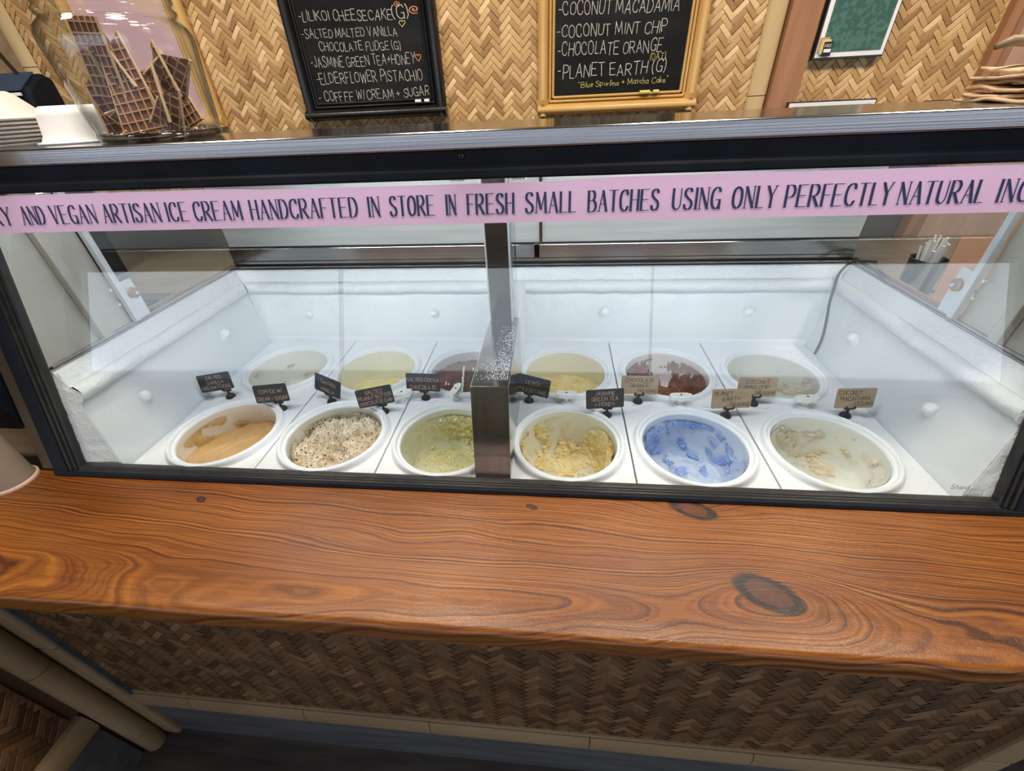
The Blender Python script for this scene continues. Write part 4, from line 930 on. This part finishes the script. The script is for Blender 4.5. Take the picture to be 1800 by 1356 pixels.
def residue(root, xc, yc, P, m, seed, thr, thick, regions=None, fscale=26, name='ice_cream', sx=1, sy=1, sz=1, lift=.0022):
    """scraped remains: a lumpy skin over wall and floor, kept only where the noise is high"""
    if regions:
        rg = []
        for u, v_, ru, rv, A in regions:
            x0, y0 = seen(u, v_); x1, _ = seen(u+ru, v_); _, y1 = seen(u, v_-rv); rg.append((x0-xc, y0-yc, abs(x1-x0), abs(y1-y0), A))
    nr, na = 104, 230; Q = resample(P[1:], nr); mb = MB(); vs = []; keep = []
    for j, (r, z) in enumerate(Q):
        for i in range(na):
            a = 2*pi*i/na; x, y_ = math.cos(a)*r, math.sin(a)*r
            q = Vector((x*sx+seed*3.1, y_*sy, z*sz)); v = noise.fractal(q*fscale*.42, .8, 2.0, 3)*.7+.38*noise.noise(q*fscale*2.6)+.26*noise.noise(q*190)
            if regions:
                k_ = (1.5-PL)/(1.5-z); xa, ya = (x+xc)*k_-xc, (y_+yc)*k_-yc
                g = max(A*math.exp(-((xa-cx)/wx)**2-((ya-cy)/wy)**2) for cx, cy, wx, wy, A in rg); v = v*.85+g-.02
            t = max(0, v-thr); th = min(t*thick*6, thick*(1+1.0*noise.noise(q*130)))
            th += thick*(.8*noise.noise(q*75)+.7*noise.noise(q*170))*(t > .04)
            # inward normal
            k0 = max(j-1, 0); k1 = min(j+1, nr); tr, tz = Q[k1][0]-Q[k0][0], Q[k1][1]-Q[k0][1]; l = math.hypot(tr, tz) or 1
            nr_, nz2 = tz/l, -tr/l
            rr = r+nr_*(max(th, 0)+lift); zz = z+nz2*(max(th, 0)+lift)
            if j == nr: rr = .001
            vs.append((xc+math.cos(a)*rr, yc+math.sin(a)*rr, zz)); keep.append(t > 0)
    fs = []
    for j in range(nr):
        for i in range(na):
            q = (j*na+i, j*na+(i+1) % na, (j+1)*na+(i+1) % na, (j+1)*na+i)
            if sum(keep[k] for k in q) >= 2: fs.append(q)
    mb.add(vs, fs)
    if fs: return mb.build(name, m, root, smooth=True)
def surface(root, xc, yc, m, z0, fn, r=.1, name='ice_cream'):
    mb = MB(); nr, na = 60, 128; vs = []
    for j in range(nr+1):
        for i in range(na):
            rr = r*(j/nr); a = 2*pi*i/na; x, y_ = rr*math.cos(a), rr*math.sin(a); dx, dy, dz = fn(x, y_, rr/r); vs.append((xc+x+dx, yc+y_+dy, z0+dz))
    mb.add(vs, [(j*na+i, j*na+(i+1) % na, (j+1)*na+(i+1) % na, (j+1)*na+i) for j in range(nr) for i in range(na)])
    return mb.build(name, m, root, smooth=True)
NV = lambda x, y, z=0: noise.noise(Vector((x, y, z)))
# front row
W_ = (.80, .80, .76)
t, xc, yc, P = tub(0, 0, 'coffee', 'front tub of smooth tan coffee ice cream, leftmost of the front row', (.78, .74, .66), .17)
mt = cream_mat('tan_cream', (.55, .33, .13), (.60, .37, .155), 14, .12)
def f(x, y_, q):
    s_ = x*.16-(y_+.02)*.17
    cr = .0035*math.exp(-((x-.02-.03*math.sin(y_*40))/.004)**2)+.003*math.exp(-((x+.035-.02*math.sin(y_*55+1))/.004)**2)
    return 0, 0, s_+.006*NV(x*22, y_*22, 3)-cr-.012*max(0, q-.9)*10*(NV(x*30, y_*30)>0)*.3
surface(t, xc, yc, mt, .832, f, .1030)
residue(t, xc, yc, P, cream_mat('tan_smear', (.50, .34, .10), (.66, .50, .26), 30, .1), 2, .30, .0008, [(378, 742, 22, 14, .9), (350, 772, 25, 10, .5), (420, 740, 20, 6, .4)], name='smear')
t, xc, yc, P = tub(1, 0, 'chip', 'front tub heaped with rough beige cream full of dark flecks', (.72, .71, .62), .17)
mt = cream_mat('fleck_cream', (.62, .50, .33), (.80, .72, .58), 28, .9, (.05, .03, .02), .625)
def f(x, y_, q):
    g = NV(x*28+5, y_*28, 1); g2 = NV(x*75, y_*75, 2); g3 = NV(x*170, y_*170, 8)
    dip = -.045*math.exp(-((x+.012)/.035)**2-((y_+.035)/.035)**2)
    hill = .022*math.exp(-((x-.03)/.06)**2-((y_-.035)/.045)**2)
    return .004*g2, .004*g3, dip+hill+.015*g+.013*g2+.007*g3-.03*max(0, q-.85)*(x < 0)*3
surface(t, xc, yc, mt, .842, f, .1015)
residue(t, xc, yc, P, mt, 5, .22, .0018, [(590, 738, 60, 8, .5), (650, 745, 15, 14, .5), (510, 790, 10, 20, .3)], name='rim_smear')
spec = [  # col,row,name,label,wall,cream1,cream2,speck,thr,thick,regions,seed
 (2, 0, 'pale_green', 'front tub scraped low with pale green-yellow cream, left of the divider', (.76, .76, .62), (.74, .68, .30), (.86, .82, .50), (.10, .09, .03), .30, .0035, [(805, 744, 34, 16, .85), (762, 752, 16, 6, .5), (732, 776, 10, 16, .6), (795, 812, 50, 20, 1.0), (750, 828, 24, 8, .7), (765, 790, 14, 6, .3), (712, 800, 8, 10, .3)], 11),
 (3, 0, 'honey', 'front tub with scraped golden yellow remains, right of the divider', (.78, .76, .63), (.80, .60, .22), (.90, .78, .44), None, .29, .004, [(955, 764, 11, 9, .8), (966, 780, 10, 12, .6), (992, 792, 16, 22, .9), (975, 820, 20, 12, .8), (1050, 775, 26, 16, .8), (1055, 810, 24, 26, .9), (1020, 812, 20, 12, .6), (985, 755, 12, 5, .4), (940, 795, 8, 8, .3)], 17),
 (4, 0, 'blue', 'front tub smeared with bright blue cream', (.62, .70, .82), (.22, .34, .66), (.36, .50, .82), None, .29, .003, [(1148, 775, 18, 26, .6), (1170, 755, 14, 10, .5), (1212, 744, 44, 7, .8), (1197, 778, 6, 16, .8), (1217, 802, 11, 12, .65), (1270, 810, 14, 9, 1.0), (1284, 800, 6, 14, .6), (1252, 778, 4, 10, .6), (1248, 800, 4, 12, .5), (1238, 832, 12, 14, .85), (1200, 830, 16, 12, .55), (1282, 832, 5, 12, .6), (1165, 805, 14, 14, .35)], 23),
 (5, 0, 'coconut', 'front tub with thin cream-white scrapings, furthest right of the front row', (.78, .79, .73), (.70, .58, .38), (.86, .80, .66), (.42, .22, .08), .27, .0028, [(1398, 776, 24, 18, .7), (1418, 800, 28, 18, .75), (1440, 826, 34, 12, .8), (1372, 768, 10, 14, .7), (1432, 764, 24, 5, .6), (1494, 805, 9, 26, .6), (1530, 812, 14, 9, .5), (1475, 770, 20, 4, .35)], 31),
 (0, 1, 'nut', 'back tub nearly empty with brown crumbs, leftmost of the back row', (.76, .75, .67), (.55, .46, .32), (.70, .62, .48), (.15, .05, .02), .42, .002, [(450, 660, 10, 5, .7), (492, 655, 10, 4, .6), (541, 658, 10, 4, .8), (515, 642, 10, 6, .4), (500, 672, 14, 4, .6)], 37),
 (5, 1, 'plain', 'back tub holding rough off-white cream, furthest right of the back row', (.74, .74, .68), (.66, .58, .44), (.78, .74, .64), None, .36, .004, [(1392, 684, 30, 12, 1.0), (1425, 672, 18, 8, .6), (1350, 668, 18, 8, .5)], 41),
]
for col, row, nm, lb, wc, c1, c2, sp, thr, th, reg, sd in spec:
    t, xc, yc, P = tub(col, row, nm, lb, wc, .105)
    mx_ = lambda a, k: tuple(a[i]*k+wc[i]*(1-k) for i in range(3))
    residue(t, xc, yc, P, cream_mat(nm+'_film', mx_(c1, .45), mx_(c2, .25), 30, .25), sd+3, thr+.02, .0004, [(u, v, a*1.6, b_*1.6, A*.85) for u, v, a, b_, A in reg], name='thin_film', lift=.0012)
    residue(t, xc, yc, P, cream_mat(nm+'_cream', c1, c2, 40, .7, sp, .69), sd, thr, th*1.1, reg)
t, xc, yc, P = tub(1, 1, 'vanilla', 'back tub of pale yellow cream, second from the left', (.78, .77, .62), .15)
mt = cream_mat('vanilla_cream', (.86, .74, .36), (.93, .84, .50), 30, .7)
rough = lambda x, y_, s=1: .004*NV(x*45, y_*45, s)+.003*NV(x*110, y_*110, s+3)
surface(t, xc, yc, mt, .812, lambda x, y_, q: (0, 0, -.18*y_-.02+rough(x, y_)+.012*NV(x*18, y_*18, 7)), .100)
t, xc, yc, P = tub(2, 1, 'chocolate', 'back tub of dark chocolate ice cream beside the steel divider', (.74, .72, .70), .15)
surface(t, xc, yc, cream_mat('chocolate_cream', (.085, .028, .016), (.15, .052, .028), 35, .9), .842, lambda x, y_, q: (0, 0, rough(x, y_)-.03*abs(y_)), .1015)
mb = MB()
rr = random.Random(9)
mb.tube([(xc-.028+.02*k/8*.9+.002*rr.random(), yc+.055-.125*k/8, .8455-.03*abs(.055-.125*k/8)) for k in range(9)], .0032, 7)
for k in range(9):
    a = rr.uniform(-.08, .08); b_ = rr.uniform(-.06, .06); L_ = rr.uniform(.006, .02); mb.tube([(xc+a, yc+b_, .844-.03*abs(b_)), (xc+a+.2*L_, yc+b_-L_, .844-.03*abs(b_))], .0022, 6)
mb.build('cream_streaks', M['pvc'], t, smooth=True)['kind'] = 'stuff'
t, xc, yc, P = tub(3, 1, 'lilikoi', 'back tub of bright yellow cream, right of the divider', (.76, .72, .50), .15)
surface(t, xc, yc, cream_mat('lilikoi_cream', (.88, .68, .24), (.94, .80, .42), 34, .9), .806, lambda x, y_, q: (0, 0, -.16*y_+1.5*rough(x, y_)+.010*NV(x*20, y_*20, 9)), .100)
t, xc, yc, P = tub(4, 1, 'orange_choc', 'back tub streaked with brown chocolate and white, behind the blue tub', (.80, .76, .72), .105)
residue(t, xc, yc, P, cream_mat('brown_streak', (.16, .045, .012), (.26, .085, .03), 30, .4), 47, .05, .0018, [(1165, 688, 26, 14, .6), (1200, 676, 26, 14, .55), (1130, 655, 20, 14, .5), (1232, 684, 14, 8, .5), (1190, 650, 30, 10, .35)], 30, sx=2.2, sz=.7)

# ------------------------------------------------------------------ flavour signs
def sign(bx, by, txt, dark, rz, roll, lab, tilt=.30, cw=.088, ch=.047, cx=0, seed=0):
    root = thing('flavour_sign', lab, 'sign', (bx, by, PL), 'flavour signs on clip stands')
    root.rotation_euler = (0, 0, rz)
    B0 = Matrix.Identity(4)
    def put(mb, nm, m, **k):
        o = mb.build(nm, m, **k); o.parent = root; return o
    mb = MB(); mb.lathe([(.0001, 0), (.0115, 0), (.0120, .003), (.0105, .0055), (.0095, .0055), (.0085, .0085), (.0045, .011), (.0032, .013), (.0030, .020), (.0042, .022), (.0001, .023)], 0, 0, 28); put(mb, 'stand_base', M['card'], smooth='auto')
    mb = MB(); mb.box(-.010, .010, -.0025, .0025, .0205, .0235)
    for s_ in (-1, 1): mb.tube([(s_*.009, 0, .022), (s_*.0105, -.0035, .026), (s_*.0085, -.004, .031)], [.0022, .0022, .0015], 6)
    put(mb, 'clip', M['card'])
    R = Matrix.Translation((cx, -.001, .0245)) @ Matrix.Rotation(roll, 4, 'Y') @ Matrix.Rotation(-tilt, 4, 'X')
    mb = MB(); r_ = .004; pts = []
    for qx, qz, a0 in ((cw/2-r_, ch-r_, 0), (-cw/2+r_, ch-r_, pi/2), (-cw/2+r_, r_, pi), (cw/2-r_, r_, 1.5*pi)):
        for k in range(4): a = a0+pi/2*k/3; pts.append((qx+r_*math.cos(a), qz+r_*math.sin(a)))
    mb.prism(pts, 'y', -.0006, .0006)
    mb.v = [tuple(R @ Vector(p)) for p in mb.v]; cd = put(mb, 'card', M['card'] if dark else M['kraft'])
    n = len(txt); hh = min(.0095, (ch-.006)/n*.66); rr = random.Random(seed); mb = MB()
    for i, tx in enumerate(txt):
        al = 'c'
        if isinstance(tx, tuple): tx, al = tx
        nb_ = .2 if dark else .34; po, wd = text_polys(tx, nx=nb_, ny=nb_, jit=1.0, rnd=rr)
        ln = min(cw*.92, wd/6*hh*1.0); z0 = ch-.005-(i+1)*((ch-.007)/n)+.002+hh*.15
        xs = {'c': -ln/2, 'l': -cw/2+.005, 'r': cw/2-.004-ln}[al]
        for k, p in enumerate(po): mb.add([R @ Vector((xs+q[0]/wd*ln, -.0008-.00004*(k % 7), z0+q[1]/6*hh)) for q in p], [tuple(range(len(p)))])
    o = mb.build('handwriting', M['inkgold'] if dark else M['ink']); o.parent = cd
sg = [
 (-.863, .824, ['SALTED', 'VANILLA', 'DREAM FUDGE'], 1, .16, -.10, 'black card nearest the left case wall, three handwritten lines', .022*-1),
 (-.688, .777, ['COFFEE W/', 'CREAM + SUGAR'], 1, .08, -.07, 'black card reading coffee with cream and sugar', -.014),
 (-.571, .812, ['TAHITIAN', 'VANILLA'], 1, -.38, .10, 'bluish black card turned aside reading tahitian vanilla', -.006),
 (-.416, .775, ['SALTED', 'PEANUT BUTTER', 'CHOCOLATE CHIP'], 1, .22, -.10, 'black card reading peanut butter chocolate chip', -.012),
 (-.326, .835, ['SALTED COCOA', 'CHOCOLATE'], 1, 0, .02, 'black card reading cocoa chocolate, left of the divider', -.002),
 (-.058, .832, ['LILIKOI', 'CHEESECAKE'], 1, -.28, .08, 'black card reading lilikoi cheesecake', .006),
 (.130, .782, ['JASMINE', 'GREEN TEA', '+ HONEY'], 1, .10, -.03, 'black card reading jasmine green tea and honey', -.006),
 (.211, .839, ['CHOCOLATE', 'ORANGE', ('(VEGAN)', 'r')], 0, 0, 0, 'tan card reading orange vegan, its top fading in the reflection', 0),
 (.405, .791, [('PLANET', 'l'), 'EARTH', ('(VEGAN)', 'r')], 0, .05, -.02, 'tan card reading planet earth vegan', .004),
 (.482, .839, ['COCONUT', 'MINT CHIP', ('(VEGAN)', 'r')], 0, 0, 0, 'tan card behind the planet earth card, reading mint chip vegan', 0),
 (.670, .801, [('COCONUT', 'l'), 'MACADAMIA', ('(VEGAN)', 'r')], 0, .10, .02, 'tan card reading coconut macadamia, furthest right', .008)]
for i, (bx, by, tx, dk, rz, ro, lb, cx) in enumerate(sg): sign(bx, by, tx, dk, rz, ro, lb, cx=cx, seed=i)

# ------------------------------------------------------------------ things on the steel top
DT = 1.4578
JX, JY, JR = -.705, .812, .094
root = thing('glass_jar', 'large clear glass jar of chocolate waffle pieces on the steel top', 'jar', (JX, JY, DT))
Q = [(.001, DT+.004), (JR-.016, DT+.003), (JR-.010, DT), (JR-.003, DT+.001), (JR, DT+.008), (JR+.002, DT+.03), (JR+.006, DT+.09), (JR+.010, DT+.130), (JR+.010, DT+.142), (JR+.006, DT+.152), (JR-.003, DT+.159), (JR-.007, DT+.163), (JR-.003, DT+.167), (JR-.001, DT+.171), (JR-.005, DT+.175), (JR-.007, DT+.179), (JR-.002, DT+.183), (JR-.002, DT+.187), (JR-.007, DT+.191), (JR-.007, DT+.222), (JR-.004, DT+.225), (JR-.006, DT+.230)]
mb = MB(); mb.lathe(Q, JX, JY, 72); mb.build('jar_body', M['jar'], root, smooth=True)
Qi = [(r-.004 if r > .05 else r, z+.004) for r, z in Q[:11]]
mb = MB(); mb.lathe(Qi, JX, JY, 72); mb.build('inner_wall', glass('jar_inner', (.98, .985, .98), .03), root, smooth=True)
mb = MB(); mb.lathe([(.001, DT+.0045), (JR-.014, DT+.0045), (JR-.007, DT+.002), (JR-.0025, DT+.004), (JR-.004, DT+.012), (JR-.012, DT+.0095), (.001, DT+.009)], JX, JY, 64); mb.build('thick_base', glass('jar_base', (.62, .62, .56), .10), root, smooth=True)
def waffle(c, w_, h_, rx, ry, rz, lab, cut=0, dark=False, taper=.6):
    root = thing('waffle_piece', lab, 'waffle', c, 'waffle pieces in the jar'); root.rotation_euler = (rx, ry, rz)
    pts = [(-w_/2, 0), (w_/2, 0), (w_/2*taper, h_), (-w_/2*taper*.9, h_*(1-cut))]
    mb = MB(); mb.prism(pts, 'y', -.0015, .0015); o = mb.build('wafer', M['card'] if False else M['waffle'], bevel=0); o.parent = root
    mb = MB(); g = .0135
    def inside(x, z):
        for (a, b_) in zip(pts, pts[1:]+pts[:1]):
            if (b_[0]-a[0])*(z-a[1])-(b_[1]-a[1])*(x-a[0]) < -1e-9: return False
        return True
    for s_ in (-1, 1):
        k = -w_
        while k < w_:
            a = [z*.001 for z in range(int(h_*1000)+1) if inside(k, z*.001)]
            if len(a) > 4: mb.box(k-.0010, k+.0010, *sorted((s_*.0015, s_*.0030)), a[0], a[-1])
            k += g
        k = .002
        while k < h_:
            a = [x*.001 for x in range(int(-w_*500), int(w_*500)+1) if inside(x*.001, k)]
            if len(a) > 4: mb.box(a[0], a[-1], *sorted((s_*.0015, s_*.0028)), k-.0010, k+.0010)
            k += g
    o = mb.build('waffle_ridges', M['waffleridge']); o.parent = root
    mb = MB()
    for (a, b_) in ((pts[1], pts[2]), (pts[3], pts[0])): mb.tube([(a[0], 0, a[1]), (b_[0], 0, b_[1])], .0022, 6)
    o = mb.build('edge', M['waffleedge']); o.parent = root
def W8(c, w_, h_, *a, **k): return waffle(c, w_*1.12, h_*1.12, *a, **k)
J = lambda x, y_, z: (JX+x, JY+y_, DT+.010+z)
W8(J(-.030, -.035, .052), .062, .092, -.04, .10, -.25, 'tall upright waffle piece at the left of the jar', 0, taper=.95)
W8(J(.018, -.052, .004), .068, .118, -.20, -.12, .12, 'long grid-faced waffle piece at the front centre of the jar', .25, taper=.62)
W8(J(-.005, -.010, .035), .05, .10, .1, -.25, .7, 'waffle piece wedged behind the two front pieces', .2)
W8(J(.045, -.005, .060), .055, .062, .2, .75, .3, 'dark tilted waffle piece near the jar centre', .3)
W8(J(.055, -.005, .045), .05, .070, 0, -.15, -.5, 'small waffle piece high at the right of the jar', .4)
W8(J(.058, -.040, .010), .045, .075, -.1, -.2, -.9, 'narrow waffle piece against the right glass', .5)
W8(J(-.040, -.030, .004), .060, .060, -.5, .9, .2, 'broken waffle piece low at the left of the jar', .3)
W8(J(-.01, .03, .004), .07, .09, .1, .1, 1.2, 'waffle piece at the back of the jar', .2)
W8(J(.03, .035, .004), .07, .10, -.1, -.3, -.2, 'rear waffle piece leaning right in the jar', .3)
waffle(J(-.052, -.012, .004), .06, .10, -.1, -.15, .9, 'waffle piece against the left glass of the jar', .3)
waffle(J(.005, -.030, .055), .055, .075, .1, -.35, -.5, 'dark waffle piece high between the two front pieces', .35)
waffle(J(.052, -.045, .004), .05, .07, .1, .5, .2, 'short waffle piece low at the front right of the jar', .35)
mb = MB(); rr = random.Random(4)
for k in range(260):
    a = rr.uniform(0, 2*pi); r_ = .083*math.sqrt(rr.random()); s_ = rr.uniform(.0012, .004); x, y_, z = JX+r_*math.cos(a), JY+r_*math.sin(a), DT+.0095+rr.random()*.006
    vs = [(x+rr.uniform(-s_, s_), y_+rr.uniform(-s_, s_), z+rr.uniform(0, s_)) for q in range(4)]; mb.add(vs, [(0, 1, 2), (0, 2, 3), (0, 3, 1), (1, 3, 2)])
tag(mb.build('waffle_crumbs', M['waffleedge']), 'broken waffle crumbs on the jar floor', 'crumbs', kind='stuff')

mb = MB(); mb.lathe([(.074, DT), (.0745, DT+.0022), (.068, DT+.003), (.062, DT+.012), (.056, DT+.042), (.052, DT+.052), (.046, DT+.0565), (.001, DT+.057)], -.878, .835, 48)
tag(mb.build('paper_bowl', M['bowlw'], smooth='auto'), 'white upturned bowl left of the glass jar', 'bowl')
for k in range(7):
    z = DT+.0065*k; g = []
    mb = MB(); R1 = .105
    mb.lathe([(R1, z), (R1+.001, z+.0025), (R1-.006, z+.0035), (R1-.016, z+.012), (R1-.040, z+.040), (R1-.048, z+.0445), (.001, z+.045)], -1.075, .83, 48)
    lb = 'upturned grey paper bowl, '+('lowest', 'second', 'third', 'fourth', 'fifth', 'sixth', 'topmost')[k]+' of the stack at far left'
    tag(mb.build('paper_bowl', M['bowlg'], smooth='auto'), lb, 'bowl', 'grey paper bowls in a stack')

# card terminal style black stand at far left
root = thing('black_counter_stand', 'black stand with a blue-black screen behind the grey bowls', 'stand', (-1.78, 1.5, .96))
mb = MB(); mb.prism([(1.44, 1.46), (1.56, 1.46), (1.56, 1.60), (1.53, 1.615), (1.46, 1.57)], 'x', -1.90, -1.655); mb.build('housing', M['black'], root, bevel=.008)
mb = MB(); mb.prism([(1.455, 1.568), (1.525, 1.6155), (1.524, 1.6185), (1.452, 1.570)], 'x', -1.89, -1.675); mb.build('screen', M['screen'], root)
mb = MB(); mb.box(-1.89, -1.675, 1.446, 1.452, 1.556, 1.564); mb.build('white_strip', M['white'], root)
mb = MB(); mb.tube([(-1.72, 1.52, 1.60), (-1.86, 1.52, 1.92)], .007, 8); mb.build('arm', M['steelv'], root)
mb = MB(); mb.box(-1.82, -1.76, 1.47, 1.53, .96, 1.46); mb.build('stem', M['black'], root)

# napkins and clamp at far right
NXc, NYc = .735, .800
for k in range(6):
    z = DT+.0008+k*.0074; mb = MB(); sx = .135+R_.uniform(-.012, .012); rz = R_.uniform(-.12, .12); ox = R_.uniform(-.006, .006); sd = k*1.7
    def fn(u, v):
        x, y_ = (u-.5)*sx*1.5, (v-.5)*sx; ed = .0015*noise.noise(Vector((v*30, sd, 0)))
        hgt = .0040*noise.noise(Vector((u*3+sd, v*3, sd)))+.0020*noise.noise(Vector((u*7, v*5+sd, 2)))+.0022*math.sin(v*5+sd)*(1.2 if k > 3 else .4)
        X_ = x*math.cos(rz)-y_*math.sin(rz)+ed; Y_ = x*math.sin(rz)+y_*math.cos(rz)
        return (NXc+ox+X_, NYc+Y_, z+min(max(hgt, -.0022), .004)+.0030)
    mb.grid(fn, 26, 20); o = mb.build('paper_napkin', M['napkin'], smooth=True)
    sd_ = o.modifiers.new('t', 'SOLIDIFY'); sd_.thickness = .0042
    tag(o, 'crumpled brown paper napkin, '+('lowest', 'second from the bottom', 'third from the bottom', 'third from the top', 'second from the top', 'topmost')[k]+' of the stack', 'napkin', 'brown napkins in a stack')
mb = MB(); pts = [(.628, .83, 1.524), (.645, .83, 1.530), (.68, .832, 1.529), (.71, .834, 1.522), (.735, .836, 1.512), (.76, .84, 1.507)]
mb.tube(pts, [.004, .0065, .008, .009, .009, .009], 12); tag(mb.build('napkin_weight', mat('grey_driftwood', (.17, .12, .075), .5, 0, (.26, .19, .12), 30, (.3, 3, 3)), smooth=True), 'curved grey-brown stick holding down the napkins', 'weight')

# seen through the right end glass: cup of straws, peach card on a side table
root = thing('side_table', 'dark side table beyond the right end of the case', 'table', (1.3, .9, 0))
mb = MB(); mb.box(.93, 1.75, .55, 1.29, .93, .955); mb.build('table_top', M['steeldull'], root, bevel=.004)
for x in (.97, 1.71):
    for y_ in (.59, 1.24):
        mb = MB(); mb.box(x-.02, x+.02, y_-.02, y_+.02, 0, .93); mb.build('leg', M['cable'], root)
root = thing('straw_cup', 'steel cup of white straws beyond the right end glass', 'cup', (1.03, 1.235, .956))
mb = MB(); mb.lathe([(.001, .956), (.036, .956), (.038, .962), (.042, 1.075), (.0435, 1.078), (.041, 1.078), (.037, .965)], 1.03, 1.235, 36); mb.build('cup', M['steel'], root, smooth='auto')
rr = random.Random(2)
straw0 = None
for k in range(16):
    a = 2*pi*k/16*2.4; r_ = .012+.018*(k % 3)/2; bx, by = 1.03+r_*math.cos(a), 1.235+r_*math.sin(a); hgt = rr.uniform(1.10, 1.135)
    mb = MB(); mb.tube([(bx*.3+1.03*.7, by*.3+1.235*.7, .967), (bx+.006*math.cos(a), by+.006*math.sin(a), hgt)], .0035, 8)
    tag(mb.build('straw', M['white']), 'short white straw standing in the steel cup', 'straw', 'white straws in the steel cup')
mb = MB(); mb.prism([(-.037, 0), (.037, 0), (.037, .20), (-.037, .20)], 'y', -.001, .001); o = mb.build('peach_card', M['peach']); o.matrix_basis = Matrix.Translation((1.055, 1.145, .956)) @ Matrix.Rotation(-.10, 4, 'X')
tag(o, 'peach card standing in front of the straw cup', 'card')
print('tris', sum(len(o.data.polygons) for o in bpy.data.objects if o.type == 'MESH'))
